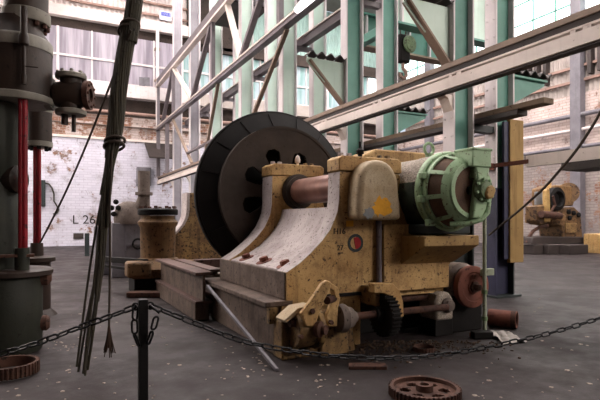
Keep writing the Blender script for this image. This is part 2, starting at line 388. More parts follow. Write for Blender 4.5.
# unseen roof, its glowing skylights laid out to brighten the hall
sky = [(2, 9, 9, 13), (2, 9, 16, 21), (2, 9, 25, 30), (12, 24, 4, 8), (12, 24, 11, 15), (12, 24, 18, 22), (12, 24, 26, 30), (-6, 0, 8, 12), (-6, 0, 18, 23)]
ys = sorted({YF, YW} | {s[2] for s in sky} | {s[3] for s in sky}); xx = sorted({XL, XW} | {s[0] for s in sky} | {s[1] for s in sky})
roof = MB()
for a, b in zip(xx, xx[1:]):
    for c, d in zip(ys, ys[1:]):
        if not any(s[0] <= a and b <= s[1] and s[2] <= c and d <= s[3] for s in sky): roof.box(a, b, c, d, ZC, ZC+.3)
struct('ceiling', roof, M['ceil'])
for i, s in enumerate(sky):
    struct('window_%d' % (31+i), MB().box(s[0], s[1], s[2], s[3], ZC+.1, ZC+.16), M['sky_panel'])  # unseen glowing skylights, laid out for their light
# side-wall pilasters
for i, y in enumerate((11.7, 17.7, 23.7, 29.7)):
    p = MB().box(XW-.45, XW, y-.3, y+.3, 0, ZC)
    struct('wall_right_pilaster' + ('' if i == 0 else '_%s' % 'abcd'[i]), p, M['cabinet'])
# ------------------------------------------------------------------ fittings on the walls
lv = MB()
for k in range(5): lv.box(XW-.3, XW+.05, 16.9-k*.55, 17.1-k*.55, 9.5, 11.5)
tag(obj('louvre', lv, M['darksteel'], smooth=False), 'dark vertical louvre slats high on the side wall beside the grey pilaster', 'louvre')
lv = MB()
for k in range(5): lv.box(XW-.3, XW+.05, 22.0-k*.6, 22.22-k*.6, 9.5, 11.5)
tag(obj('louvre', lv, M['darksteel'], smooth=False), 'dark vertical louvre slats on the side wall, seen just past the front teal columns', 'louvre')
sg = thing('wall_sign', 'small blue and white sign high on the end wall cladding', 'sign', at_y(165.5, 19, YW-.2))
p0, p1 = at_y(159.5, 10.5, YW-.2), at_y(171.5, 21.5, YW-.2)
obj('sign_board', MB().box(p0.x, p1.x, YW-.22, YW-.18, p1.z, p0.z), M['signwhite'], sg, smooth=False)
obj('sign_panel', MB().box(p0.x+.06, p1.x-.06, YW-.235, YW-.21, p1.z+.25, p0.z-.05), M['signblue'], sg, smooth=False)
ROTX = Matrix.Rotation(PI/2, 3, 'X')
text_obj('sign_lettering', '023', .32, ((p0.x+p1.x)/2, YW-.24, (p0.z+p1.z)/2+.1), ROTX, M['signdark'], sg)
q = at_y(84, 220, YW-.01)
tag(text_obj('painted_lettering', 'L 26', .75, q, ROTX, M['black']), 'faint black painted lettering on the white end wall', 'lettering')
q = at_y(78.5, 236, YW-.05)
tag(obj('wall_plate', MB().box(q.x-.28, q.x+.28, YW-.06, YW, q.z-.17, q.z+.17), M['darksteel']), 'small dark plate low on the white end wall', 'plate')
a, b = at_y(157.5, 28, YW-.45), at_y(157.5, 128, YW-.45)
dp = thing('downpipe', 'white downpipe at the corner of the end wall glazing', 'pipe', (a.x, YW-.45, b.z))
obj('pipe', MB().cyl((a.x, YW-.45, b.z), (a.x, YW-.45, a.z), .11, n=10), M['whitewood'], dp)
obj('pipe_bracket', MB().box(a.x-.16, a.x+.16, YW-.5, YW-.2, 10.4, 10.55), M['tan'], dp); obj('pipe_bracket', MB().box(a.x-.16, a.x+.16, YW-.5, YW-.2, 12.4, 12.55), M['tan'], dp)
a, b = at_y(137, 167, YW-.3), at_y(151, 186, YW-.3)
cb = thing('switch_cabinet', 'grey electrical cabinet mounted on the end wall under an awning', 'cabinet', ((a.x+b.x)/2, YW-.3, b.z))
obj('body', MB().box(a.x, b.x, YW-.4, YW, b.z, a.z), M['cabinet'], cb, .02); obj('door', MB().box(a.x+.06, b.x-.06, YW-.44, YW-.4, b.z+.06, a.z-.06), M['cabinet'], cb, .01)
a, b = at_y(148, 150, YW-1.2), at_y(165, 160, YW-.2)
tag(obj('awning', MB().prism([(YW-1.6, b.z), (YW, b.z+1.1), (YW, b.z+1.0), (YW-1.6, b.z-.1)], 'x', a.x, a.x+1.9), M['darksteel']), 'dark sloping metal awning on the end wall', 'awning')
a, b = at_y(40.5, 180, YW-.2), at_y(45.5, 206, YW-.2)
cab = thing('junction_box', 'small dark junction box on the end wall beside the red pipes', 'box', (a.x, YW-.2, b.z))
obj('body', MB().box(a.x, b.x, YW-.3, YW, b.z, a.z), M['charcoal'], cab, .02)
obj('cable', MB().tube([at_y(x, y, YW-.12) for x, y in ((45, 183), (49, 184), (52, 188), (54, 194), (54, 201), (57, 206), (59, 210), (57, 213), (53, 214))], .05, 6), M['bundle'], cab)
q = at_y(152, 82, YW-.3)
for k, px in enumerate((142, 147)):
    q = at_y(px, 82, YW-.1)
    tag(obj('notice', MB().box(q.x-.17, q.x+.17, YW-.12, YW-.05, q.z-.25, q.z+.3), M['shadowgap'] if 0 else M['cabinet']), ('left' if k == 0 else 'right') + ' one of two small grey notices in the last end window', 'notice', 'grey notices in the end window')

# ------------------------------------------------------------------ steel columns and runways
YC = [7.1, 10.8, 14.6, 18.4, 22.2, 26.0, 29.8]
ORD = ['first', 'second', 'third', 'fourth', 'fifth', 'sixth', 'farthest']
def corr_strip(x0, x1, y0, y1, z, pitch=.26, amp=.05, th=.03):
    n = max(8, int(abs(x1-x0)/pitch*8)); mb = MB(); vs = []
    for i in range(n+1):
        x = x0+(x1-x0)*i/n; o = amp*math.sin(2*PI*(x-x0)/pitch)
        vs += [(x, y0, z+o), (x, y1, z+o), (x, y1, z+o+th), (x, y0, z+o+th)]
    fs = [(0, 1, 2, 3), (n*4+3, n*4+2, n*4+1, n*4)]
    for i in range(n):
        for k in range(4): fs.append((i*4+k, i*4+(k+1) % 4, i*4+4+(k+1) % 4, i*4+4+k))
    return mb.add(vs, fs)
def column(x, y, row, i):
    lab = 'teal' if i < 2 else ('pale mint' if i < 5 else 'grey')
    c = thing('steel_column', '%s H-section steel column, %s from the front in the %s row' % (lab, ORD[i], 'near left' if row == 0 else 'far right'), 'column', (x, y, 0), 'steel columns of the crane bay')
    zl = 2.15 if i == 0 else (1.2 if i == 1 else 0.0)
    D, W, T = .24, .14, .018
    wm = M['teal'] if i < 2 else (M['palegreen'] if i < 5 else M['farsteel']); fm = M['flange']
    for s in (-1, 1):
        obj('flange', MB().box(x+s*D-T, x+s*D+T, y-W, y+W, zl, ZC-.02), fm, c, smooth=False)
    obj('web', MB().box(x-D+T, x+D-T, y-T, y+T, zl, ZC-.02), wm, c, smooth=False)
    if zl:
        lm = M['navy'] if row else M['charcoal']
        lo = obj('lower_section', MB().box(x-D+T, x+D-T, y-T, y+T, 0, zl).box(x-D-T, x-D+T, y-W, y+W, 0, zl), lm, c, smooth=False)
        lo['label'] = 'dark painted lower section'
        obj('lower_flange', MB().box(x+D-T, x+D+T, y-W, y+W, 0, zl), M['charcoal'], c, smooth=False)
    obj('base_plate', MB().box(x-.34, x+.34, y-.24, y+.24, 0, .04), M['charcoal'], c, smooth=False)
    if i == 0:
        for k in range(14):
            for e in (-1, 1): obj('rivet', MB().lathe((x-D-T, y+e*W*.6, 2.4+k*.34), (-1, 0, 0), [(.022, 0), (.014, .016)], 8), fm, c)
    if i < 2:
        s = -1 if row == 0 else 1; zt = 5.5 if row == 0 else 4.45; L = 1.05; dz = 1.05 if row == 0 else .62
        xa = x + s*(D+T)
        br = obj('bracket', MB().prism([(xa, zt), (xa+s*L, zt), (xa+s*L, zt-.1), (xa, zt-dz)], 'y', y-.02, y+.02), M['palegreen'] if row == 0 else M['teal'], c, smooth=False)
        if row == 0:
            obj('bracket_flange', MB().bar((xa+s*(L-.05), y, zt-.06), (xa+s*.02, y, zt-dz-.02), .2, .04, (0, 0, 1)), M['tan'], br, smooth=False)
        else:
            obj('bracket_flange', MB().box(min(xa, xa+s*L), max(xa, xa+s*L), y-.1, y+.1, zt-.04, zt), M['teal'], br, smooth=False)
        obj('corrugated_cap', corr_strip(xa, xa+s*(L+.05), y-.16, y+.16, zt+.06), M['darksteel'], br)
    return c
for i, y in enumerate(YC):
    column(7.0, y, 0, i); column(8.1, y, 1, i)
# low runway along x = 6.4
xr = 6.4
r = thing('runway_beam', 'long pale double rail beam running low past the columns to the end wall', 'beam', (xr, 2, 3.8))
obj('lower_channel', MB().box(xr-.06, xr+.04, 1.5, 32.6, 3.84, 4.03), M['lightsteel'], r, smooth=False)
obj('lower_flange', MB().box(xr-.02, xr+.14, 1.5, 32.6, 3.81, 3.84), M['darksteel'], r, smooth=False)
obj('upper_rail', MB().box(xr-.02, xr+.1, 1.5, 32.6, 4.22, 4.31), M['tan'], r, smooth=False)
obj('rail_shadow_strip', MB().box(xr+.02, xr+.1, 1.5, 32.6, 4.12, 4.22), M['darksteel'], r, smooth=False)  # dark strip in place of the shadow under the upper rail
obj('rail_head', MB().box(xr-.03, xr+.08, 1.5, 32.6, 4.08, 4.11), M['lightsteel'], r, smooth=False)
for k in range(12):
    y = 4.1 + k*2.3
    obj('spacer', MB().box(xr-.03, xr+.1, y, y+.12, 4.03, 4.09), M['lightsteel'], r, smooth=False); obj('spacer', MB().box(xr-.03, xr+.1, y+.22, y+.3, 4.03, 4.09), M['lightsteel'], r, smooth=False)
for y in YC:
    obj('column_bracket', MB().prism([(xr+.1, 3.84), (6.77, 3.84), (6.77, 3.5), (6.62, 3.78)], 'y', y-.12, y+.12), M['lightsteel'], r, smooth=False)
# timber beam between the rows
t = thing('timber_beam', 'weathered timber beam with dark underside lying between the column rows', 'beam', (7.5, 9, 3.3))
obj('beam_body', MB().box(7.36, 7.62, 5.55, 19, 3.46, 3.56), M['oldtimber'], t, .01)
obj('under_plank', MB().box(7.34, 7.6, 6.05, 19, 3.36, 3.455), M['darksteel'], t, .01)
for y in YC[:4]:
    obj('support', MB().box(7.25, 7.85, y-.09, y+.09, 3.22, 3.35), M['charcoal'], t, smooth=False)
# high truss
tr = thing('roof_truss', 'tall purple grey steel truss running back above the flywheel', 'truss', (xr, 20, 7.2))
ZB, ZT = 7.35, 10.1
obj('bottom_chord', MB().box(xr-.1, xr+.1, 8, 32.5, ZB-.1, ZB+.06).box(xr-.16, xr-.1, 8, 32.5, ZB-.12, ZB-.04), M['chord'], tr, smooth=False)
obj('chord_angle', MB().box(xr-.14, xr+.02, 8, 32.5, ZB+.06, ZB+.12), M['lightsteel'], tr, smooth=False)
obj('top_chord', MB().box(xr-.1, xr+.1, 10, 32.5, ZT, ZT+.42), M['chord'], tr, smooth=False)
obj('chord_angle', MB().box(xr-.16, xr+.1, 10, 32.5, ZT-.1, ZT), M['lightsteel'], tr, smooth=False)
for a, b in ((17.3, 13.9), (17.3, 18.9), (24.2, 28.2), (24.2, 20.8), (10.4, 13.9), (31.1, 28.2)):
    obj('diagonal', MB().bar((xr, a, ZB+.1), (xr, b, ZT), .16, .2, (1, 0, 0)), M['lightsteel'] if b > a else M['chord'], tr, smooth=False)
for y in (13.9, 20.8, 28.2, 32.4):
    obj('vertical', MB().box(xr-.08, xr+.08, y-.1, y+.1, ZB, ZT), M['chord'], tr, smooth=False)
for a, b in (((13.5, 7.25), (17.4, 4.3)), ((28.5, 7.25), (24.4, 4.35)), ((25.2, 4.95), (20.2, 5.0)), ((20.2, 7.25), (22.2, 4.35))):
    obj('brace', MB().bar((xr+.05, a[0], a[1]), (xr+.05, b[0], b[1]), .09, .13, (1, 0, 0)), M['tan'] if a[0] != 25.2 else M['chord'], tr, smooth=False)
for y in (32.4, 29.8): obj('truss_leg', MB().box(xr-.1, xr+.1, y-.12, y+.12, 4.32, ZB), M['chord'], tr, smooth=False)
# secondary girder between the rows
g = thing('secondary_girder', 'grey girder high between the two column rows', 'girder', (7.55, 18, 7.2))
obj('girder_web', MB().box(7.5, 7.56, 8, 30, 7.25, 7.5), M['chord'], g, smooth=False)
obj('girder_flange', MB().box(7.44, 7.66, 8, 30, 7.22, 7.25), M['chord'], g, smooth=False); [obj('girder_support', MB().box(7.25, 7.85, y-.08, y+.08, 7.08, 7.215), M['chord'], g, smooth=False) for y in YC]
obj('girder_flange', MB().box(7.44, 7.66, 8, 30, 7.5, 7.54), M['lightsteel'], g, smooth=False)
wk = thing('walkway_girder', 'short dark walkway girder with pale edge above the secondary girder', 'girder', (7.5, 22, 10.3))
obj('walkway_deck', MB().box(6.52, 8.3, 19.2, 21.9, 10.35, 10.5), M['darksteel'], wk, smooth=False); obj('edge_angle', MB().box(6.5, 6.56, 19.2, 21.9, 10.3, 10.55), M['lightsteel'], wk, smooth=False); obj('deck_rail', MB().box(6.5, 8.3, 19.1, 19.2, 10.4, 11.0), M['chord'], wk, smooth=False)
# lamp batten under the truss
a, b = at_x(297, 17.5, xr-.24), at_x(330, -3, xr-.24)
la = thing('fluorescent_lamp', 'lit white fluorescent tube fixed along the truss bottom chord', 'lamp', (a.x, a.y, ZB-.1))
obj('housing', MB().box(xr-.26, xr-.17, b.y, a.y, ZB+.0, ZB+.12), M['whitewood'], la, smooth=False); obj('tube', MB().cyl((xr-.24, b.y-.6, ZB-.05), (xr-.24, a.y, ZB-.05), .085, n=12), M['tube'], la)
# crane bridge
cr = thing('overhead_crane', 'mint green overhead crane bridge behind the front teal columns', 'crane', (10.5, 12, 7))
for (y, z0, z1, x0, x1) in ((11.35, 7.1, 8.7, 8.45, 13.2), (13.1, 7.0, 7.95, 8.45, 13.2)):
    gd = obj('bridge_girder', MB().box(x0, x1, y, y+.08, z0, z1), M['palegreen'] if y < 12 else M['teal'], cr, smooth=False)
    obj('girder_flange', MB().box(x0, x1, y-.15, y+.25, z0-.06, z0), M['teal'] if y < 12 else M['tan'], gd, smooth=False)
    obj('girder_flange', MB().box(x0, x1, y-.15, y+.25, z1, z1+.06), M['teal'], gd, smooth=False)
    for k in range(5):
        obj('stiffener', MB().box(x0+.5+k*.85, x0+.56+k*.85, y-.12, y, z0, z1), M['flange'], gd, smooth=False)
obj('crane_trolley', MB().box(9.2, 10.2, 11.5, 13.05, 8.76, 9.3), M['darksteel'], cr, .03)
obj('end_carriage', MB().box(8.36, 8.6, 11.0, 13.6, 6.75, 7.0), M['teal'], cr, .02)
hp = at(403, 60, 15); hb = thing('hook_block', 'dark crane hook block with a pinkish hook hanging behind the columns', 'hook', (hp.x, hp.y, hp.z-.4))
obj('block_body', MB().box(hp.x-.2, hp.x+.2, hp.y-.12, hp.y+.12, hp.z-.1, hp.z+.75), M['iron'], hb, .06)
obj('sheave', MB().lathe((hp.x+.12, hp.y-.13, hp.z+.45), (.2, -1, 0), [(.26, 0), (.26, .05), (.22, .07), (.22, .1), (.05, .12)], 24), M['green_dirty'], hb)
obj('hook', MB().tube([(hp.x, hp.y, hp.z-.08), (hp.x, hp.y, hp.z-.25), (hp.x+.1, hp.y, hp.z-.33), (hp.x+.12, hp.y, hp.z-.45), (hp.x+.02, hp.y, hp.z-.55), (hp.x-.1, hp.y, hp.z-.5), (hp.x-.12, hp.y, hp.z-.4)], [.05, .05, .06, .06, .06, .05, .02], 8), M['purlin'], hb)
obj('hoist_rope', MB().cyl((hp.x-.1, hp.y, hp.z+.7), (hp.x-.1, hp.y, 8.8), .025, n=6).cyl((hp.x+.1, hp.y, hp.z+.7), (hp.x+.1, hp.y, 8.8), .025, n=6), M['rope'], hb)
# timber board on front column, jib arm
bd = thing('timber_board', 'tall yellow timber board fixed to the front dark blue column', 'board', (8.3, 6.85, .7))
obj('plank', MB().box(8.12, 8.5, 6.86, 6.94, .68, 3.5), M['timber'], bd, .008)
for k in range(10): obj('bolt', MB().hexnut((8.05, 6.955, .9+k*.27), (0, -1, 0), .03, .03), M['darksteel'], bd)
None; obj('fixing_strap', MB().box(8.0, 8.12, 6.9, 6.955, .75, 3.45), M['navy'], bd, smooth=False)
jb = thing('jib_arm', 'grey channel arm with red bar reaching forward from the front column', 'arm', (7.75, 6, 2.5))
obj('channel', MB().box(7.68, 7.75, 3.4, 6.15, 2.47, 2.67), M['lightsteel'], jb, smooth=False); obj('underside_plate', MB().box(7.7, 8.35, 3.4, 5.45, 2.46, 2.49), M['darksteel'], jb, smooth=False)
obj('dark_stiffener', MB().box(7.665, 8.3, 3.4, 5.45, 2.34, 2.465), M['darksteel'], jb, smooth=False)
obj('red_bar', MB().box(7.66, 7.74, 6.1, 7.35, 2.53, 2.6), M['rustpipe'], jb, smooth=False); obj('column_clamp', MB().box(7.66, 7.9, 7.0, 7.2, 2.5, 2.63), M['rustpipe'], jb, smooth=False)

# ------------------------------------------------------------------ winding engine
W0 = Vector((3.6, 6.2, 0))
E = thing('winding_engine', 'huge cream yellow winding engine with black flywheel behind the chain barrier', 'machine', W0)
SHX, SHZ = 3.57, 1.96
prof = [(3.12, 1.75), (3.10, 1.62), (3.065, 1.53), (3.0, 1.40), (2.89, 1.27), (2.75, 1.14), (2.6, 1.02), (2.43, .92)]
def pedestal_poly(top, xl=3.13, flare=0.0, xr_=4.02):
    p = [(xl + flare, top)] + [(x + flare*max(0, (z-.92)/.8), z) for x, z in prof] + [(2.43, .55)]
    p += [(4.75, .55), (4.75, .95), (4.5, 1.05), (4.28, 1.25), (4.12, 1.5), (4.03, 1.8), (xr_, top)]
    return p
# bed
obj('lower_bed', MB().box(2.28, 3.4, 5.12, 7.5, 0, .54), M['greybrown'], E, .015)
obj('recessed_bed', MB().box(3.41, 4.85, 5.55, 7.5, 0, .56), M['iron'], E, .015)  # black colour stands in for the shade in this recess
obj('upper_bed', MB().box(2.415, 4.85, 5.125, 7.48, .6, .915), M['greybrown'], E, .012)
obj('front_panel', MB().box(2.36, 3.42, 5.09, 5.14, .0, .56), M['yellow'], E, .006)
obj('ledge_plate', MB().box(2.16, 2.5, 5.08, 7.75, .545, .60), M['greybrown'], E, .008)
obj('ledge_lip', MB().box(2.2, 2.3, 5.06, 5.14, .36, .54), M['yellow_dark'], E, .008)
# pedestals (outer faces yellow, curved edge band pale)
def pedestal(y0, y1, seam, top):
    p = obj('bearing_pedestal', MB().prism(pedestal_poly(seam), 'y', y0, y1), M['yellow'], E, .006)
    out = pedestal_poly(seam); k = len(prof) + 1
    bm = MB(); e = .006; vs = []
    strip = out[:k]
    for x, z in strip: vs += [(x-e, y0+.004, z), (x-e, y1-.004, z)]
    vs2 = [(v[0]+.03, v[1], v[2]) for v in vs]
    n = len(vs); fs = []
    for i in range(len(strip)-1):
        a = 2*i; fs += [(a, a+1, a+3, a+2), (n+a, n+a+2, n+a+3, n+a+1), (a, a+2, n+a+2, n+a), (a+1, n+a+1, n+a+3, a+3)]
    fs += [(0, n, n+1, 1), (n-2, n-1, 2*n-1, 2*n-2)]
    bm.add(vs + vs2, fs)
    obj('curved_edge', bm, M['pale'], p)
    cp = obj('bearing_cap', MB().prism([(3.11, seam+.012), (3.11, top), (3.17, top+.035), (3.98, top+.035), (4.04, top), (4.04, seam+.012)], 'y', y0-.01, y1+.01), M['yellow'], E, .012)
    for x in (3.22, 3.34, 3.8, 3.92):
        obj('cap_bolt', MB().hexnut((x, (y0+y1)/2, top+.035), (0, 0, 1), .04, .05), M['yellow_dark'] if x > 3.5 else M['pale'], cp)
    return p
near = pedestal(5.09, 5.36, 2.09, 2.25)
far = pedestal(7.08, 7.46, 2.20, 2.36)
# saddle between the pedestals
sad = [(3.3, 1.68), (3.27, 1.56), (3.2, 1.42), (3.08, 1.28), (2.93, 1.14), (2.74, 1.02), (2.46, .925)]
obj('saddle', MB().prism(sad + [(2.46, .9), (4.5, .9), (4.3, 1.3), (4.1, 1.68)], 'y', 5.36, 7.08), M['pale'], E)
for y in (5.45, 6.1, 6.75):
    a = obj('foundation_nut', MB().hexnut((2.58, y, .97), (-.35, 0, 1), .06, .06), M['rustpipe'], E)
    obj('washer', MB().lathe((2.58, y, .955), (-.35, 0, 1), [(.11, 0), (.11, .02)], 16), M['rustpipe'], a)
# shaft
obj('shaft', MB().cyl((SHX, 5.0, SHZ), (SHX, 9.0, SHZ), .195, n=40), M['shaft'], E)
obj('shaft_collar', MB().lathe((SHX, 7.09, SHZ), (0, -1, 0), [(.28, 0), (.28, .06), (.245, .075), (.245, .13), (.19, .14)], 40), M['disc'], E)
oc = obj('oil_cup', MB().lathe((3.66, 7.27, 2.35), (0, 0, 1), [(.02, 0), (.02, .09), (.045, .1), (.045, .15), (.03, .2), (.008, .22)], 14), M['lightsteel'], E)
obj('oil_cup', MB().lathe((3.5, 5.22, 2.25), (0, 0, 1), [(.03, 0), (.03, .08), (.05, .09), (.05, .13), (.015, .16), (.015, .24)], 14), M['iron'], E)
# flywheel : axis along y
WY = 7.62
fw = obj('flywheel', MB().lathe((SHX, 7.82, SHZ), (0, 1, 0), [(1.31, .02), (1.31, .09), (.3, .09), (.3, .05)], 72, cap=False), M['iron'], E)
rim = MB().lathe((SHX, 7.88, SHZ), (0, 1, 0), [(1.30, 0), (1.42, 0), (1.435, .012), (1.435, .09), (1.42, .1), (1.30, .1), (1.30, 0)], 96, cap=False)
obj('rim', rim, M['iron'], fw)
# disc with eight fan-shaped holes
def disc_mesh(y0, y1):
    NA, holes = 320, 8; R = [.2] + [.40+.36*i/18 for i in range(19)] + [1.06, 1.11]
    mb = MB(); ang0 = math.radians(90+18)
    def hole(a, r0, r1):
        rm = (r0+r1)/2
        if not .40 <= rm <= .76: return False
        d = ((a - ang0 + PI/8) % (PI/4)) - PI/8
        t = (rm-.40)/.36; w = .07 + .085*t
        if t < .2: w *= math.sqrt(max(0, 1-((.2-t)/.2)**2))*.6+.4
        if t > .72: w *= math.sqrt(max(0, 1-((t-.72)/.28)**2))
        return abs(d)*rm < w
    cells = {}
    for k in range(len(R)-1):
        for i in range(NA):
            a = 2*PI*(i+.5)/NA
            if not hole(a, R[k], R[k+1]): cells[(k, i)] = 1
    def P(k, i, y): a = 2*PI*i/NA; return (SHX+R[k]*math.cos(a), y, SHZ+R[k]*math.sin(a))
    for (k, i) in cells:
        q = [P(k, i, 0), P(k+1, i, 0), P(k+1, i+1, 0), P(k, i+1, 0)]
        vs = [(p[0], y, p[2]) for y in (y0, y1) for p in q]; fs = [(0, 1, 2, 3), (7, 6, 5, 4)]
        for (dk, di, e) in ((1, 0, (1, 2)), (-1, 0, (3, 0)), (0, 1, (2, 3)), (0, -1, (0, 1))):
            if ((k+dk), (i+di) % NA) not in cells: fs.append((e[0], e[1], e[1]+4, e[0]+4))
        mb.add(vs, fs)
    return mb
dm = disc_mesh(WY-.03, WY+.03)
dk = obj('disc', dm, M['disc'], fw)
bm = bmesh.new(); bm.from_mesh(dk.data); bmesh.ops.remove_doubles(bm, verts=bm.verts, dist=1e-4); bmesh.ops.recalc_face_normals(bm, faces=bm.faces); bm.to_mesh(dk.data); bm.free()
dk.data.polygons.foreach_set('use_smooth', [False]*len(dk.data.polygons))
obj('disc_lip', MB().lathe((SHX, WY-.045, SHZ), (0, 1, 0), [(1.08, 0), (1.125, 0), (1.125, .28), (1.08, .28), (1.08, 0)], 96, cap=False), M['disc'], fw)
obj('hub', MB().lathe((SHX, 7.50, SHZ), (0, 1, 0), [(.19, 0), (.29, 0), (.31, .02), (.33, .1), (.34, .3)], 40), M['disc'], fw)
obj('brake_path', MB().lathe((SHX, 0, SHZ), (0, 1, 0), [(1.12, 7.68), (1.40, 7.86), (1.40, 7.88), (1.12, 7.72), (1.12, 7.68)], 96, cap=False), M['iron'], fw)
for k in range(16):
    a = 2*PI*(k+.3)/16
    co_, si_ = math.cos(a), math.sin(a)
    obj('rib', MB().bar((SHX+1.13*co_, 7.685, SHZ+1.13*si_), (SHX+1.37*co_, 7.84, SHZ+1.37*si_), .05, .03, (0, 1, 0)), M['iron'], fw)
# lettering and target on the near face
text_obj('lettering', 'H16', .10, at_y(339.5, 231.5, 5.086), ROTX, M['black'], E)
text_obj('lettering', '27', .09, at_y(340.3, 248, 5.086), ROTX, M['black'], E)
q = at_y(340.5, 253, 5.087); obj('lettering_underline', MB().box(q.x-.035, q.x+.035, 5.083, 5.09, q.z-.006, q.z+.006), M['black'], E)
q = at_y(355.5, 243, 5.088)
obj('target_ring', MB().lathe((q.x, 5.089, q.z), (0, -1, 0), [(.075, 0), (.11, 0), (.11, .006), (.075, .006), (.075, 0)], 36, cap=False), M['charcoal'], E)['label'] = 'dark painted ring'
rd = MB().prism([(q.x+.06*math.cos(a)*1.1+.012, q.z+.072*math.sin(a)) for a in [PI*(-.55+1.25*i/14) for i in range(15)]], 'y', 5.083, 5.09)
obj('red_mark', rd, M['redmark'], E)['label'] = 'red half disc mark'
q = at_y(349, 224, 5.088); obj('yellow_mark', MB().box(q.x-.04, q.x+.06, 5.083, 5.09, q.z-.03, q.z+.04), M['goldmark'], E)
# guard hood
HXa, HXb = 3.22, 3.84
hp_ = [(HXa, 1.51), (HXa+.004, 1.75)]
cx_, hr = (HXa+HXb)/2, (HXb-HXa)/2
for k in range(0, 15):
    a = PI - PI*k/14; hp_.append((cx_+(hr-.02)*math.cos(a)*(1 if k < 15 else 1), 1.92+.31*math.sin(a)))
hp_ += [(HXb+.03, 1.51)]
hd = obj('guard_hood', MB().prism(hp_, 'y', 4.84, 5.12), M['cream'], E, .07, seg=4)
def splat(cx, cz, y, r, seed, n=18):
    rr = random.Random(seed); return MB().prism([(cx+r*(.55+.6*rr.random())*math.cos(2*PI*i/n), cz+r*(.5+.55*rr.random())*math.sin(2*PI*i/n)) for i in range(n)], 'y', y-.002, y+.004)
q = at_y(383, 207, 4.838); obj('paint_patch', splat(q.x, q.z, 4.838, .15, 3, 26), M['goldmark'], hd)['label'] = 'golden yellow paint patch'
q = at_y(368.5, 213, 4.838); obj('paint_patch', splat(q.x, q.z, 4.838, .085, 5), M['greymark'], hd)['label'] = 'grey primer patch'
q = at_y(388, 190, 4.837); obj('nameplate_frame', MB().box(q.x-.06, q.x+.06, 4.834, 4.842, q.z-.05, q.z+.05), M['cream'], hd, .004)
# rear gear case
obj('gear_case', MB().prism([(4.3, .5), (4.3, 2.46), (4.75, 2.66), (6.0, 2.66), (6.0, .5)], 'y', 6.6, 7.15), M['yellow'], E, .03)
obj('rear_bed', MB().box(4.85, 6.0, 5.75, 7.4, 0, .55), M['yellow_dark'], E, .02)
# right front body, corbel, vertical pipe
obj('right_body', MB().box(3.72, 4.78, 5.02, 5.1, .62, 1.46), M['yellow'], E, .01)
obj('motor_plinth', MB().box(4.02, 4.88, 5.1, 6.3, .915, 1.33), M['yellow'], E, .01)
obj('corbel', MB().prism([(5.06, 1.32), (4.58, 1.32), (4.58, 1.2), (5.03, .95), (5.06, .95)], 'x', 3.98, 4.86), M['wood_yellow_machine'], E, .008)
obj('vertical_pipe', MB().cyl((3.66, 5.04, .72), (3.66, 5.04, 1.5), .035, n=14), M['chord'], E)
obj('slot_strip', MB().box(2.75, 3.75, 5.07, 5.1, .6, .64), M['iron'], E)
obj('lower_pipe', MB().cyl((3.6, 5.2, .5), (4.6, 5.2, .5), .06, n=16), M['rust'], E)
# brake gear
BY = 4.82
bb = obj('brake_block', MB().prism([(2.26, 0), (2.26, .42), (2.36, .5), (2.5, .5), (2.55, .3), (3.16, .3), (3.2, .0)], 'y', 4.86, 5.1), M['yellow_dark'], E, .02)
obj('brake_drum', MB().lathe((2.36, BY, .34), (1, 0, 0), [(.05, 0), (.19, 0), (.2, .02), (.2, .2), (.19, .22), (.05, .22)], 40), M['yellow_dark'], E)
obj('brake_band', MB().lathe((2.38, BY, .34), (1, 0, 0), [(.205, 0), (.235, 0), (.235, .14), (.205, .14), (.205, 0)], 36, cap=False, a0=PI*.35, a1=PI*1.5), M['cream'], E)
obj('band_plate', MB().prism([(2.24, .43), (2.22, .46), (2.38, .58), (2.56, .6), (2.58, .57), (2.42, .54)], 'y', 4.72, 4.95), M['cream'], E, .008)
obj('drum_disc', MB().lathe((2.6, BY, .34), (1, 0, 0), [(.04, 0), (.23, 0), (.235, .01), (.235, .05), (.22, .06), (.09, .06), (.09, .1), (.04, .1)], 40), M['yellow_dark'], E)
def pxz(pts, Y): return [(lambda p: (p.x, p.z))(at_y(x, y, Y)) for x, y in pts]
lv_ = obj('brake_lever', MB().prism(pxz([(305, 326), (300, 313), (312, 297), (321, 283), (326, 280), (330, 282), (329, 289), (323, 300), (318, 313), (314, 326)], 4.63), 'y', 4.60, 4.66), M['yellow'], E, .01)
obj('lever_link', MB().prism(pxz([(327, 281), (337, 287), (339, 297), (335, 298), (333, 290), (327, 288)], 4.66), 'y', 4.64, 4.74), M['yellow'], lv_, .008)
obj('lever_cheek', MB().prism(pxz([(327, 326), (325, 316), (330, 303), (335, 296), (339, 297), (337, 308), (336, 326)], 4.70), 'y', 4.67, 4.73), M['yellow'], lv_, .01)
p_ = at_y(325, 300, 4.64); obj('lever_pin', MB().cyl((p_.x, 4.6, p_.z), (p_.x+.2, 4.74, p_.z-.0), .042, n=16), M['rust'], lv_)
obj('lever_bolt', MB().hexnut(at_y(312, 311, 4.6), (0, -1, 0), .03, .03), M['rust'], lv_)
p_ = at_y(317, 329, 4.62); obj('drum_boss', MB().lathe(p_, (.5, -.8, 0), [(.085, 0), (.085, .05), (.05, .07), (.05, .11)], 20), M['rust'], E)
for px, py in ((306, 322), (330, 322), (300, 336)): obj('plate_bolt', MB().hexnut(at_y(px, py, 4.66), (0, -1, 0), .026, .05), M['rust'], E)
obj('bearing_hub', MB().lathe((2.86, 4.74, .42), (1, 0, 0), [(.06, 0), (.15, .02), (.16, .1), (.13, .13), (.11, .2), (.07, .21), (.06, .26)], 32), M['casting'], E)
obj('hub_bracket', MB().prism([(2.7, 0), (2.74, .5), (3.02, .52), (3.08, 0)], 'y', 4.8, 5.1), M['yellow_dark'], E, .02)
obj('cross_shaft', MB().cyl((2.3, 4.76, .42), (4.5, 4.76, .42), .042, n=16), M['rust'], E)
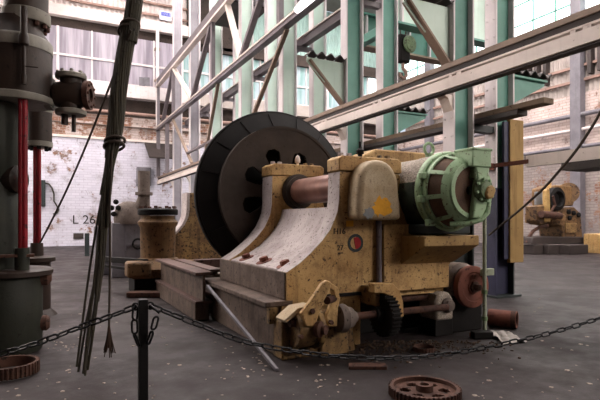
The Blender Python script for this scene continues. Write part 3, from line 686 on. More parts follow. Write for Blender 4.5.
# spur gear with guard arm
def gear_poly(cx, cz, r, n, th): 
    pts = []
    for i in range(n):
        for f, rr in ((-.28, r-th), (-.16, r), (.16, r), (.28, r-th)):
            a = 2*PI*(i+f)/n; pts.append((cx+rr*math.cos(a), cz+rr*math.sin(a)))
    return pts
gr = obj('spur_gear', MB().prism(gear_poly(4.76, .40, .25, 30, .03), 'x', 3.48, 3.60), M['iron'], E, smooth=False)
obj('gear_hub', MB().lathe((3.4, 4.76, .41), (1, 0, 0), [(.05, 0), (.09, 0), (.09, .28), (.05, .28)], 24), M['iron'], gr)
arm = [(372, 283), (391, 283), (398, 290), (401, 300), (402, 316), (396, 317), (393, 303), (388, 296), (382, 293), (372, 293)]
obj('guard_arm', MB().prism([(lambda p: (p.x, p.z))(at_y(x, y, 4.72)) for x, y in arm], 'y', 4.68, 4.8), M['yellow'], E, .012)
obj('gear_yoke', MB().box(3.42, 3.52, 4.78, 5.1, .5, .72), M['yellow_dark'], E, .02)

# ------------------------------------------------------------------ electric motor
MX, MZ = 4.46, 1.86
mo = thing('electric_motor', 'pale green electric motor with caged vents and dusty top on the yellow corbel', 'motor', (MX, 5.0, 1.33))
ax = (0, -1, 0)
CAS = [(.2, 0), (.40, 0), (.44, .03), (.455, .1), (.46, .9), (.47, .95), (.47, 1.27)]
st = obj('stator_casing', MB().lathe((MX, 6.0, MZ), ax, CAS, 32, a0=-.25, a1=PI+.25), M['green_dark'], mo)
obj('dusty_upper_casing', MB().lathe((MX, 6.0, MZ), ax, CAS, 32, a0=PI+.25, a1=2*PI-.25), M['dusty'], st)['label'] = 'dust covered upper half of the casing'
obj('split_flange', MB().box(MX-.5, MX-.4, 5.05, 5.95, MZ-.02, MZ+.02).box(MX+.4, MX+.5, 5.05, 5.95, MZ-.02, MZ+.02), M['green_dirty'], st, .008)
for y in (5.2, 5.75): obj('flange_bolt', MB().hexnut((MX-.45, y, MZ+.02), (0, 0, 1), .035, .06).hexnut((MX-.45, y, MZ-.02), (0, 0, -1), .035, .08), M['green'], st)
obj('frame_ring', MB().lathe((MX, 4.75, MZ), ax, [(.4, 0), (.49, 0), (.50, .015), (.50, .08), (.485, .1), (.46, .1), (.46, .14), (.4, .14), (.4, 0)], 64, cap=False), M['green'], mo)
# end bell with vents
bell = [(.455, 0.0), (.46, .02), (.445, .06), (.395, .23), (.34, .30), (.31, .31)]
def bell_r(h):
    for (r0, h0), (r1, h1) in zip(bell, bell[1:]):
        if h0 <= h <= h1: return r0 + (r1-r0)*(h-h0)/(h1-h0)
    return bell[-1][0]
BY0 = 4.62
obj('vent_gauze', MB().lathe((MX, BY0, MZ), ax, [(r-.018, h) for r, h in bell] + [(.05, .27)], 56, cap=False), M['mesh'], mo)
cage = MB()
d_, u_, v_ = basis(ax)
def shell(a0, a1, h0, h1, n=6, m=4, th=.018):
    vs, fs = [], []
    for k in range(m+1):
        h = h0+(h1-h0)*k/m
        for i in range(n+1):
            a = a0+(a1-a0)*i/n
            for t_ in (0, th):
                vs.append(Vector((MX, BY0, MZ)) + d_*h + (u_*math.cos(a)+v_*math.sin(a))*(bell_r(h)-t_+.006))
    def I(k, i, t_): return (k*(n+1)+i)*2+t_
    for k in range(m):
        for i in range(n):
            fs += [(I(k, i, 0), I(k, i+1, 0), I(k+1, i+1, 0), I(k+1, i, 0)), (I(k, i, 1), I(k+1, i, 1), I(k+1, i+1, 1), I(k, i+1, 1))]
        fs += [(I(k, 0, 0), I(k+1, 0, 0), I(k+1, 0, 1), I(k, 0, 1)), (I(k, n, 0), I(k, n, 1), I(k+1, n, 1), I(k+1, n, 0))]
    for i in range(n):
        fs += [(I(0, i, 0), I(0, i, 1), I(0, i+1, 1), I(0, i+1, 0)), (I(m, i, 0), I(m, i+1, 0), I(m, i+1, 1), I(m, i, 1))]
    return vs, fs
cage.add(*shell(0, 2*PI, 0, .045, 56, 2)); cage.add(*shell(0, 2*PI, .225, .31, 56, 4))
NV = 9
for k in range(NV):
    a = 2*PI*k/NV + .18; cage.add(*shell(a-.06, a+.06, .04, .24, 3, 4))
obj('end_bell', cage, M['green'], mo)
# front face: two curved side windows and centre spine with bearing
obj('end_ring', MB().lathe((MX, BY0-.30, MZ), ax, [(.28, 0), (.33, 0), (.33, .02), (.28, .025), (.28, 0)], 48, cap=False), M['green'], mo)
obj('bearing_arm', MB().prism([(MX-.05, MZ+.40), (MX+.24, MZ+.40), (MX+.2, MZ+.15), (MX+.22, MZ-.12), (MX+.1, MZ-.33), (MX-.06, MZ-.33), (MX-.02, MZ-.12), (MX+.02, MZ+.15)], 'y', BY0-.38, BY0-.30), M['green'], mo, .02)
obj('bearing_housing', MB().lathe((MX+.10, BY0-.36, MZ), ax, [(.14, 0), (.14, .03), (.11, .05), (.10, .09), (.05, .10), (.02, .10)], 32), M['green_dirty'], mo)
obj('grease_box', MB().prism([(MX+.04, MZ-.05), (MX+.08, MZ-.11), (MX+.17, MZ-.10), (MX+.22, MZ+.0), (MX+.17, MZ+.06), (MX+.08, MZ+.04)], 'y', BY0-.48, BY0-.43), M['wood_yellow_machine'], mo, .025)
for k in range(8):
    a = 2*PI*k/8+.2; obj('housing_bolt', MB().hexnut((MX+.10+.13*math.cos(a), BY0-.41, MZ+.13*math.sin(a)), ax, .018, .025), M['green'], mo)
for bx in ((-.52, -.44, -.14, -.06), (-.5, -.42, .14, .22), (-.40, -.3, -.42, -.34)):
    obj('bell_lug', MB().box(MX+bx[0], MX+bx[1], BY0-.02, BY0+.05, MZ+bx[2], MZ+bx[3]), M['green'], mo, .01)
tb = obj('terminal_box', MB().box(4.38, 4.68, 4.22, 4.50, 2.13, 2.33), M['green'], mo, .012)
obj('box_lid', MB().box(4.37, 4.69, 4.21, 4.51, 2.32, 2.35), M['green'], tb, .008)
obj('box_neck', MB().box(4.44, 4.66, 4.25, 4.48, 1.98, 2.14), M['green_dirty'], mo, .02)
lr = [(MX+.075*math.cos(2*PI*i/24), 5.05, 2.44+.075*math.sin(2*PI*i/24)) for i in range(24)]
obj('lifting_eye', MB().tube(lr, .02, 8, True).cyl((MX, 5.05, 2.31), (MX, 5.05, 2.38), .045, n=14), M['green'], mo)
obj('motor_foot', MB().box(MX-.36, MX+.34, 4.66, 5.9, 1.335, 1.46), M['charcoal'], mo, .02)
pts = [(4.26, 4.46, 1.46), (4.4, 4.33, 1.47), (4.55, 4.26, 1.52), (4.64, 4.25, 1.6), (4.66, 4.25, 1.72)]
obj('bell_drain_pipe', MB().tube(pts, .035, 12), M['green'], mo)
cp = at(484.5, 204, 6.55)
cd = thing('conduit_pipe', 'thin pale green conduit standing on the floor beside the red brown pulley', 'pipe', (cp.x, cp.y, 0))
obj('pipe', MB().cyl((cp.x, cp.y, .0), (cp.x, cp.y, 1.75), .026, n=12), M['conduit'], cd)
obj('pipe_collar', MB().cyl((cp.x, cp.y, .55), (cp.x, cp.y, .6), .04, n=12).cyl((cp.x, cp.y, .2), (cp.x, cp.y, .25), .04, n=12), M['green_dirty'], cd)
obj('pipe_bracket', MB().box(cp.x-.02, cp.x+.18, cp.y+.0, cp.y+.06, .78, .87), M['conduit'], cd, .005)

# ------------------------------------------------------------------ gearbox and pulley by the floor
PX, PY, PZ = 5.10, 4.93, .62
pu = thing('belt_pulley', 'red brown belt pulley wheel under the motor at the machine corner', 'pulley', (PX, PY, 0))
obj('pulley_wheel', MB().lathe((PX, PY+.06, PZ), ax, [(.05, 0), (.275, 0), (.28, .01), (.28, .09), (.265, .1), (.2, .1), (.185, .085), (.1, .085), (.09, .1), (.05, .1)], 48), M['rustpipe'], pu)
obj('hub_nut', MB().lathe((PX, PY-.04, PZ), ax, [(.08, 0), (.08, .03), (.045, .035), (.045, .1)], 6), M['rust'], pu)
obj('pulley_housing', MB().lathe((PX-.02, PY+.5, PZ+.02), ax, [(.1, 0), (.26, 0), (.29, .04), (.29, .34), (.24, .4), (.12, .42)], 36), M['casting'], pu)
obj('housing_base', MB().box(PX-.3, PX+.3, PY+.1, PY+.6, 0, .5), M['iron'], pu, .02)
obj('rear_disc', MB().lathe((PX+.16, PY+.28, PZ-.05), ax, [(.05, 0), (.3, 0), (.3, .05), (.05, .05)], 40), M['iron'], pu)
gb = thing('gearbox', 'dust covered rounded gearbox low in front of the machine bed', 'gearbox', (4.75, 4.95, 0))
obj('housing', MB().prism([(4.5, .2), (4.49, .45), (4.54, .54), (4.64, .58), (4.74, .56), (4.79, .48), (4.8, .2)], 'y', 4.95, 5.3), M['dusty'], gb, .04)
obj('output_boss', MB().lathe((4.68, 4.96, .40), ax, [(.1, 0), (.1, .03), (.07, .05), (.07, .08), (.02, .09)], 24), M['casting'], gb)
obj('base', MB().box(4.5, 4.8, 4.97, 5.3, 0, .22), M['iron'], gb, .01)
# floor pieces
a, b = at(489, 316, 7.15), at(517, 316.5, 6.95)
pl = MB(); d = (b-a)
pl.lathe((a.x, a.y, .125), (d.x, d.y, 0), [(.085, .0), (.12, 0), (.12, d.length), (.1, d.length), (.095, .02), (.085, 0)], 32, cap=False)
rp = thing('rusty_pipe', 'short open rusty pipe lying on the floor behind the white rag', 'pipe', (a.x, a.y, 0))
obj('pipe', pl, M['rustpipe'], rp); obj('pipe_flange', MB().lathe((a.x, a.y, .125), (d.x, d.y, 0), [(.09, d.length-.07), (.123, d.length-.07), (.123, d.length-.01), (.09, d.length-.01), (.09, d.length-.07)], 32, cap=False), M['rust'], rp)
rg = MB(); N = 14; rr = random.Random(4); vs = []
cn = [at_z(489, 334), at_z(503, 331.5), at_z(527, 343), at_z(503, 345)]
for j in range(N+1):
    for i in range(N+1):
        u, v = i/N, j/N; p = (cn[0]*(1-u)+cn[1]*u)*(1-v)+(cn[3]*(1-u)+cn[2]*u)*v
        z = .006 + .035*abs(math.sin(7*u+3*v))*abs(math.cos(5*v-2*u)) + .012*rr.random()
        vs.append((p.x+.02*(rr.random()-.5), p.y+.02*(rr.random()-.5), z))
n0 = len(vs); vs2 = [(v[0], v[1], v[2]-.005) for v in vs]
fs = [(j*(N+1)+i, j*(N+1)+i+1, (j+1)*(N+1)+i+1, (j+1)*(N+1)+i) for j in range(N) for i in range(N)]
fs += [tuple(n0+k for k in f[::-1]) for f in list(fs)]
rg.add(vs+vs2, fs); tag(obj('cloth_rag', rg, M['rag']), 'crumpled dirty white rag on the floor beside the black block', 'rag')
a = at_z(484, 339); tag(obj('iron_block', MB().bar((a.x-.11, a.y+.09, .045), (a.x+.13, a.y-.0, .045), .12, .09), M['iron'], None, .01), 'small black iron block on the floor at the foot of the conduit', 'block')
a = at_z(474, 337); tag(obj('brick_lump', MB().bar((a.x-.05, a.y, .03), (a.x+.05, a.y+.02, .03), .07, .06), M['rustpipe'], None, .012), 'small red brick lump on the floor left of the black block', 'brick')
a = at_z(373, 368); tag(obj('steel_offcut', MB().bar((a.x-.22, a.y+.12, .018), (a.x+.12, a.y-.06, .018), .14, .036), M['rust'], None, .006), 'flat rusty steel offcut lying on the floor under the chain', 'offcut')
def cog(name, lab, c, R, t_, holes, mat, teeth=48):
    root = thing(name, lab, 'gear', (c.x, c.y, 0))
    pts = gear_poly(c.x, c.y, R, teeth, R*.05); r2 = R*.86
    mb = MB(); n = len(pts); inner = [(c.x+r2*math.cos(2*PI*(i+0)/n - .28*2*PI/teeth), c.y+r2*math.sin(2*PI*(i+0)/n - .28*2*PI/teeth)) for i in range(n)]
    vs = [(p[0], p[1], z) for z in (.012, t_) for p in pts] + [(p[0], p[1], z) for z in (.012, t_) for p in inner]
    fs = []
    for i in range(n):
        j = (i+1) % n
        fs += [(i, j, n+j, n+i), (2*n+i, 3*n+i, 3*n+j, 2*n+j), (n+i, n+j, 3*n+j, 3*n+i), (i, 2*n+i, 2*n+j, j)]
    mb.add(vs, fs); obj('toothed_rim', mb, mat, root, smooth=False)
    if holes:
        NA = 96; RR = [.22, .38, .46, .62, .68, .9]; mb = MB(); cells = set()
        for k in range(5):
            for i in range(NA):
                d_ = ((2*PI*(i+.5)/NA) % (2*PI/holes)) - PI/holes
                if not (1 <= k <= 3 and abs(d_) < (.30 if k == 2 else .2)): cells.add((k, i))
        z0, z1 = t_*.25, t_*.6
        for (k, i) in cells:
            q = [(c.x+R*RR[kk]*math.cos(2*PI*ii/NA), c.y+R*RR[kk]*math.sin(2*PI*ii/NA)) for kk, ii in ((k, i), (k+1, i), (k+1, i+1), (k, i+1))]
            fs = [(0, 1, 2, 3), (7, 6, 5, 4)]
            for (dk_, di, e) in ((1, 0, (1, 2)), (-1, 0, (3, 0)), (0, 1, (2, 3)), (0, -1, (0, 1))):
                if (k+dk_, (i+di) % NA) not in cells: fs.append((e[0], e[1], e[1]+4, e[0]+4))
            mb.add([(p[0], p[1], z) for z in (z0, z1) for p in q], fs)
        obj('web_plate', mb, mat, root, smooth=False)
        obj('hub', MB().lathe((c.x, c.y, .014), (0, 0, 1), [(R*.13, 0), (R*.24, 0), (R*.24, t_*1.05), (R*.13, t_*1.05), (R*.13, 0)], 32, cap=False), mat, root)
    return root
cog('cog_wheel', 'big rusty toothed wheel with holes lying flat at the front of the floor', at_z(424.5, 388, .07), .305, .085, 6, M['rust'])
cog('ring_gear', 'rusty toothed ring lying at the foot of the dark valve stand', at_z(9, 366, .08), .27, .12, 0, M['rust'], 40)
cog('small_ring_gear', 'small rusty ring on the floor in front of the gearbox', at_z(424, 349, .03), .13, .06, 0, M['rust'], 22)

# ------------------------------------------------------------------ behind and left of the engine
ob = thing('outboard_pedestal', 'worn outboard bearing pedestal with pale curved edge left of the flywheel', 'pedestal', (3.6, 12.5, 0))
oy0, oy1 = 12.3, 12.75
pp = [(x, z) for x, z in pedestal_poly(2.2)]
obj('pedestal_body', MB().prism(pp, 'y', oy0, oy1), M['yellow_dark'], ob, .01)
strip = pp[:len(prof)+1]; bm_ = MB()
vs = []
for x, z in strip: vs += [(x-.012, oy0-.03, z), (x-.012, oy1+.01, z), (x+.06, oy1+.01, z), (x+.06, oy0-.03, z)]
fs = [(0, 1, 2, 3)]
for i in range(len(strip)-1):
    for k in range(4): fs.append((i*4+k, i*4+(k+1) % 4, i*4+4+(k+1) % 4, i*4+4+k))
fs.append(tuple(4*(len(strip)-1)+k for k in (3, 2, 1, 0)))
bm_.add(vs, fs); obj('curved_edge', bm_, M['pale'], ob)
obj('pedestal_base', MB().box(2.4, 4.8, oy0-.4, oy1+.3, 0, .55), M['brown'], ob, .02)
# brown cylindrical casing on its bed
q = at(158, 228, 10.75); CX, CY = q.x, q.y
bc = thing('cylinder_casing', 'brown ribbed cylinder casing with dark cap standing left of the flywheel', 'casing', (CX, CY, .62))
obj('casing_body', MB().lathe((CX, CY, .62), (0, 0, 1), [(.42, 0), (.42, .08), (.36, .1), (.37, .75), (.41, .80), (.42, .86), (.36, .92), (.36, 1.0)], 40), M['brown'], bc)
obj('cap_flange', MB().lathe((CX, CY, 1.63), (0, 0, 1), [(.2, 0), (.41, 0), (.42, .02), (.42, .11), (.39, .13), (.1, .15)], 40), M['iron'], bc)
for k in range(10):
    a = 2*PI*k/10; obj('cap_bolt', MB().hexnut((CX+.36*math.cos(a), CY+.36*math.sin(a), 1.77), (0, 0, 1), .04, .05), M['rust'], bc)
obj('casing_foot', MB().lathe((CX, CY, .46), (0, 0, 1), [(.3, 0), (.56, 0), (.58, .05), (.52, .12), (.46, .2), (.40, .24)], 40), M['brown'], bc)
eb = thing('engine_bed', 'low brown bed casting with rounded end under the brown cylinder casing', 'bed', (CX, CY-.3, 0))
q0, q1 = at(124, 276, 11.2), at(164, 262, 11.2)
p0 = at(125, 270, 10.2); p1 = at(151, 270, 10.2)
obj('rounded_block', MB().box(p0.x, p1.x, p1.y-.1, p1.y+.35, .36, .68), M['brown'], eb, .06, seg=4)
obj('bed_slab', MB().box(CX-.6, CX+1.9, CY-.45, CY+.38, .32, .46), M['brown'], eb, .02)
obj('bed_foot', MB().box(CX-.55, CX+.5, CY-.4, CY+.36, 0, .32), M['iron'], eb, .02)
bw = at(103, 259, 11.4)
obj('side_rail', MB().bar(bw, (CX-.3, CY-.35, bw.z+.02), .1, .12), M['iron'], eb, .01)
obj('side_rod', MB().bar((bw.x-.05, bw.y-.3, bw.z-.12), (CX-.4, CY-.6, bw.z-.14), .05, .05), M['iron'], eb)
a = at_z(147, 297); tag(obj('step_plate', MB().bar((a.x-.32, a.y+.17, .06), (a.x+.28, a.y-.12, .06), .3, .09), M['rust'], None, .008), 'flat rusty plate step on the floor in front of the brown casing', 'plate')
# I-beams on the floor
def ibeam(name, lab, x, y0, y1, z0, z1, w, plinth, mat):
    b = thing(name, lab, 'beam', (x, (y0+y1)/2, 0), 'rusty steel beams left of the engine')
    obj('top_flange', MB().box(x-w/2, x+w/2, y0, y1, z1-.045, z1), mat, b, .006)
    obj('bottom_flange', MB().box(x-w/2, x+w/2, y0, y1, z0, z0+.045), mat, b, .006)
    obj('web', MB().box(x-.02, x+.02, y0+.01, y1-.01, z0+.04, z1-.04), M['greybrown'], b, .003)
    if plinth: obj('plinth', MB().box(x-w/2+.02, x+w/2-.02, y0+.1, y1, 0, z0), M['greybrown'], b, .02)
    return b
ibeam('steel_beam', 'nearest rusty I-beam on a plinth pointing at the camera, front left of engine bed', 2.10, 7.25, 10.3, .27, .74, .26, True, M['beambrown'])
ibeam('steel_beam', 'rusty I-beam lying right behind the nearest I-beam', 2.46, 7.8, 10.3, .3, .72, .22, True, M['beambrown'])
a, b = at(174, 250, 11.5), at(216, 253, 10.0)
tag(obj('cross_beam', MB().box(2.7, 3.8, 9.9, 10.1, .55, .72), M['beambrown'], None, .01), 'short rusty cross beam below the flywheel', 'beam')
tag(obj('foundation_block', MB().box(2.66, 4.6, 8.8, 10.4, 0, .545), M['greybrown'], None, .02), 'grimy low foundation block under the flywheel', 'block')
a, b = at(207.5, 286, 6.9), at_z(277, 370, .015)
tag(obj('leaning_bar', MB().bar(a, b, .035, .035), M['cabinet'], None, .004), 'grey steel bar leaning from the I-beams down to the floor', 'bar')
# grey pump behind
q = at(127, 240, 13.6)
pm = thing('grey_pump', 'dusty grey pump with domed casting and riser behind the hanging cables', 'pump', (q.x, q.y, 0))
obj('cabinet', MB().box(q.x-.42, q.x+.42, q.y-.3, q.y+.4, 0, 1.45), M['cabinet'], pm, .02)
obj('cabinet_rib', MB().box(q.x-.1, q.x-.06, q.y-.33, q.y-.3, .1, 1.4).box(q.x-.06, q.x+.4, q.y-.33, q.y-.3, .85, .9), M['cabinet'], pm)
c = at(129, 209, 13.6)
obj('domed_casting', MB().lathe((c.x, c.y, 1.42), (0, 0, 1), [(.38, 0), (.40, .12), (.38, .32), (.3, .5), (.16, .6), (.02, .62)], 32), M['casting'], pm)
c2 = at(144, 200, 13.6)
obj('riser_pipe', MB().cyl((c2.x, c2.y, 1.3), (c2.x, c2.y, 2.85), .16, n=20).tube([(c2.x-.28, c2.y, 1.7), (c2.x-.1, c2.y, 1.95), (c2.x, c2.y, 2.2)], .13, 12), M['casting'], pm)
obj('riser_flange', MB().cyl((c2.x, c2.y, 2.2), (c2.x, c2.y, 2.28), .23, n=20), M['casting'], pm)
for k in range(4):
    c = at(112+k*2.2, 208-(0 if k < 2 else 6)+6*(k % 2), 13.3)
    obj('valve_knob', MB().lathe(c, (-.3, -1, 0), [(.03, 0), (.07, .03), (.07, .08), (.03, .1)], 12), M['iron'], pm)
hw = at(126, 244, 13.2); obj('hand_wheel', MB().tube([(hw.x+.3+.13*math.cos(2*PI*i/20), hw.y-.02, hw.z+.13*math.sin(2*PI*i/20)) for i in range(20)], .025, 6, True), M['iron'], pm)
q = at(106, 246, 14.2)
tag(obj('grey_locker', MB().box(q.x-.3, q.x+.35, q.y-.3, q.y+.3, 0, 1.35), M['cabinet'], None, .02), 'low grey metal locker left of the pump', 'locker')
q = at_z(87, 256); tag(obj('short_post', MB().box(q.x-.09, q.x+.09, q.y-.09, q.y+.09, 0, .98), M['charcoal'], None, .01), 'short dark post standing on the far floor near the end wall', 'post')

# machine tool at far right wall
q = at(558, 0, 24.5); q.z = 0
mt = thing('machine_tool', 'old ochre machine tool with round head standing by the far side wall', 'machine', (q.x, q.y, 0))
def mp(px, py, dd=0): return at_y(px, py, q.y+dd)
def pol(pts, y): return [(lambda p: (p.x, p.z))(mp(p[0], p[1], y)) for p in pts]
def block(name, pts, y0, y1, mat, bev=.05):
    return obj(name, MB().prism(pol(pts, y0), 'y', q.y+y0, q.y+y1), mat, mt, bev)
block('column_body', [(548, 223), (548, 213), (556, 209), (574, 207), (581, 213), (583, 240), (563, 240), (562, 226)], -.4, .9, M['oldochre'])
block('base', [(532, 243), (533, 237), (584, 237), (585, 244), (532, 244)], -.9, 1.2, M['darksteel'])
block('arm', [(536, 206), (547, 205), (548, 223), (541, 225), (537, 221)], -.9, -.3, M['oldochre'])
block('motor_block', [(547, 200), (548, 188), (556, 185), (572, 186), (577, 194), (573, 206), (549, 207)], -.3, .6, M['brown'])
hc = mp(558, 199, -.6); obj('round_head', MB().lathe((hc.x, q.y-.25, hc.z), ax, [(.2, 0), (.52, 0), (.55, .1), (.55, .35), (.38, .4), (.3, .2)], 32), M['iron'], mt)
hc = mp(566, 193, 0); obj('top_drum', MB().cyl((hc.x-.1, q.y-.2, hc.z), (hc.x+.7, q.y+.6, hc.z), .5, n=24), M['oldochre'], mt)
block('panel', [(536, 205), (536, 192), (544, 191), (545, 204)], -.55, -.45, M['greymark'], .01)
block('spindle', [(546, 222), (546, 190), (550, 188), (551, 222)], -1.0, -.8, M['wood_yellow_machine'])
block('gear_cover', [(551, 219), (553, 214), (560, 212), (566, 215), (566, 221), (552, 222)], -.75, -.38, M['brown'])
block('side_door', [(566, 233), (566, 223), (577, 223), (577, 233)], -.46, -.38, M['yellow_dark'], .02)
obj('lever', MB().tube([mp(551, 212, -.9), mp(555, 205, -.9), mp(553, 196, -.9)], .06, 8), M['rust'], mt)
obj('shaft', MB().cyl(mp(541, 214, -1.1), mp(560, 216, -.9), .16, n=16), M['rust'], mt)
obj('tie_rod', MB().cyl(mp(549, 188, -.8), mp(549, 182, -.8), .1, n=12), M['yellow'], mt)
for px, py in ((569, 212), (574, 213), (579, 215), (570, 218)):
    h_ = mp(px, py, -.45); obj('knob', MB().lathe((h_.x, q.y-.4, h_.z), ax, [(.12, 0), (.12, .08), (.06, .12)], 14), M['iron'], mt)
s0 = mp(527, 243); obj('curved_handle', MB().tube([mp(x, y, -.6) for x, y in ((548, 226), (540, 227), (533, 231), (529, 237), (527, 243))], .08, 8), M['rust'], mt)
for (px, lab, w) in ((531, 'low rusty box on the floor left of the far machine tool', .9), (545, 'low rusty box on the floor in front of the far machine tool', .8), (569, 'wide low rusty box on the floor right of the far machine tool', 1.3)):
    a = at(px, 0, 23); tag(obj('rusty_box', MB().box(a.x-w/2, a.x+w/2, a.y-.5, a.y+.2, 0, .42), M['darksteel'], None, .03), lab, 'box', 'boxes by the far machine tool')
a = at(597, 0, 23.5); tag(obj('cream_crate', MB().box(a.x-.4, a.x+.6, a.y-.4, a.y+.4, 0, .9), M['yellow'], None, .03), 'cream crate at the right edge by the far wall', 'crate')

# ------------------------------------------------------------------ valve stand at far left
def v5(px, py): return at(px, py, 5.8)
sc = 5.8/F
c0 = v5(12, 0); VX, VY = c0.x, c0.y
Z = lambda py, d=5.8: CAMZ + (HY-py)*d/F
vs_ = thing('valve_stand', 'tall dark valve column with grey flanges and red pipes at left edge', 'valve', (VX, VY, 0))
obj('base_drum', MB().lathe((VX-.06, VY, 0), (0, 0, 1), [(.36, 0), (.38, .03), (.38, .84), (.36, .88)], 40), M['valvegreen'], vs_)
obj('base_flange', MB().lathe((VX-.02, VY, .88), (0, 0, 1), [(.2, 0), (.45, 0), (.45, .05), (.42, .07), (.3, .08)], 40), M['valve'], vs_)
obj('main_column', MB().lathe((VX-.18, VY+.05, .95), (0, 0, 1), [(.30, 0), (.29, .5), (.25, .9), (.22, 1.0), (.27, 1.1), (.28, 1.5), (.25, 1.9)], 36), M['valvegreen'], vs_)
obj('side_boss', MB().lathe((VX-.0, VY-.05, 1.98), (.8, -.6, 0), [(.16, 0), (.16, .1), (.1, .14), (.05, .15)], 24), M['valve'], vs_)
cx2 = v5(22, 0).x; cy2 = VY
obj('upper_chamber', MB().lathe((cx2-.04, cy2, 2.88), (0, 0, 1), [(.2, 0), (.36, .06), (.36, .65), (.34, .72), (.25, .85), (.24, .95)], 44), M['valve'], vs_)
obj('chamber_flange', MB().lathe((cx2-.06, cy2, 2.86), (0, 0, 1), [(.2, 0), (.39, 0), (.40, .02), (.40, .07), (.36, .09)], 44), M['rim'], vs_)
obj('chamber_band', MB().lathe((cx2-.04, cy2, 3.46), (0, 0, 1), [(.30, 0), (.366, 0), (.366, .11), (.345, .14), (.3, .14), (.3, 0)], 44, cap=False), M['rim'], vs_)
uf = v5(26, 0).x
obj('top_flange', MB().lathe((uf, cy2, 3.80), (0, 0, 1), [(.1, 0), (.25, 0), (.26, .02), (.26, .13), (.22, .15)], 40), M['rim'], vs_)
obj('top_pipe', MB().cyl((uf, cy2, 3.93), (uf, cy2, 6.5), .235, n=32), M['valve'], vs_)
obj('neck', MB().cyl((uf-.02, cy2, 3.55), (uf-.02, cy2, 3.82), .2, n=32), M['valve'], vs_)
s_ = v5(25, 40)
obj('valve_spindle', MB().lathe((s_.x, cy2-.42, 3.0), (0, 0, 1), [(.025, 0), (.03, .1), (.022, .12), (.022, .42), (.05, .44), (.055, .52), (.035, .56), (.035, .85)], 16).tube([(s_.x-.02, cy2-.43, 3.2), (s_.x+.14, cy2-.43, 3.2)], .008, 6), M['valve'], vs_)
for k in range(12):
    a = 2*PI*k/12; obj('flange_bolt', MB().hexnut((uf+.22*math.cos(a), cy2+.22*math.sin(a), 3.8), (0, 0, -1), .03, .05), M['rust'], vs_)
for px, r_ in ((21.8, .028), (25.2, .034)):
    p = v5(px, 0); obj('red_pipe', MB().cyl((p.x, VY-.3, .95), (p.x, VY-.3, 2.9), r_, n=14), M['red'], vs_)
p = v5(23, 0); obj('pipe_foot', MB().cyl((p.x, VY-.3, .94), (p.x, VY-.3, 1.2), .075, n=16), M['valvegreen'], vs_)
obj('pipe_clamp', MB().box(p.x-.35, p.x+.12, VY-.36, VY-.26, 1.1, 1.13), M['rust'], vs_)
p = v5(50, 285)
obj('side_cock', MB().lathe((p.x-.12, VY-.05, .83), (1, -.1, 0), [(.05, 0), (.09, .02), (.09, .1), (.04, .14)], 16), M['rust'], vs_)
obj('side_cock', MB().lathe((p.x-.16, VY-.05, .30), (1, -.1, 0), [(.05, 0), (.09, .02), (.09, .13), (.06, .16)], 16), M['rust'], vs_)
# cross valve hanging off the column
cv = thing('cross_valve', 'dark four way valve body with grey flanges against the end windows', 'valve', at(71, 108, 6.0))
c = at(71, 95, 6.0); Rv = .16
xd = Vector((CS, -SN, 0)); dn = Vector((.55, -.83, 0)).normalized(); xd = Vector((.93, -.36, 0)).normalized()
obj('body', MB().lathe(c - xd*.2, xd, [(.1, 0), (Rv*.9, .03), (Rv, .12), (Rv, .28), (Rv*.85, .37), (.1, .4)], 32).cyl(c-Vector((0, 0, .22)), c+Vector((0, 0, .22)), .12, n=28), M['valve'], cv)
fl = [(.07, 0), (.17, 0), (.175, .01), (.175, .05), (.16, .06), (.07, .06)]
obj('top_flange', MB().lathe(c+Vector((0, 0, .19)), (0, 0, 1), fl, 32), M['rim'], cv)
obj('bottom_flange', MB().lathe(c-Vector((0, 0, .24)), (0, 0, 1), fl, 32), M['rim'], cv)
obj('side_flange', MB().lathe(c-xd*.27, xd, [(.07, 0), (.19, 0), (.19, .07), (.07, .07)], 32), M['rim'], cv)
obj('open_flange', MB().lathe(c+xd*.17, xd, [(.08, 0), (.17, 0), (.17, .06), (.08, .06), (.075, -.06), (.08, 0)], 32, cap=False), M['rust'], cv)
for k in range(8):
    a = 2*PI*k/8; obj('flange_bolt', MB().hexnut(c+Vector((.14*math.cos(a), .14*math.sin(a), .25)), (0, 0, 1), .022, .03), M['rim'], cv)
    v = Vector((0, 0, 1)); u = xd.cross(v); obj('flange_bolt', MB().hexnut(c+xd*.23+(u*math.cos(a)+v*math.sin(a))*.135, xd, .016, .02), M['rust'], cv)
obj('drain_stem', MB().cyl(c+Vector((-.07, 0, -.36)), c+Vector((-.07, 0, -.22)), .04, n=12), M['valve'], cv); obj('drain_stem', MB().cyl(c+Vector((.03, 0, -.44)), c+Vector((.03, 0, -.22)), .025, n=12), M['valve'], cv)
obj('inlet_pipe', MB().cyl(c-xd*.22, Vector((VX, VY+.1, c.z)), .12, n=24), M['valve'], cv)
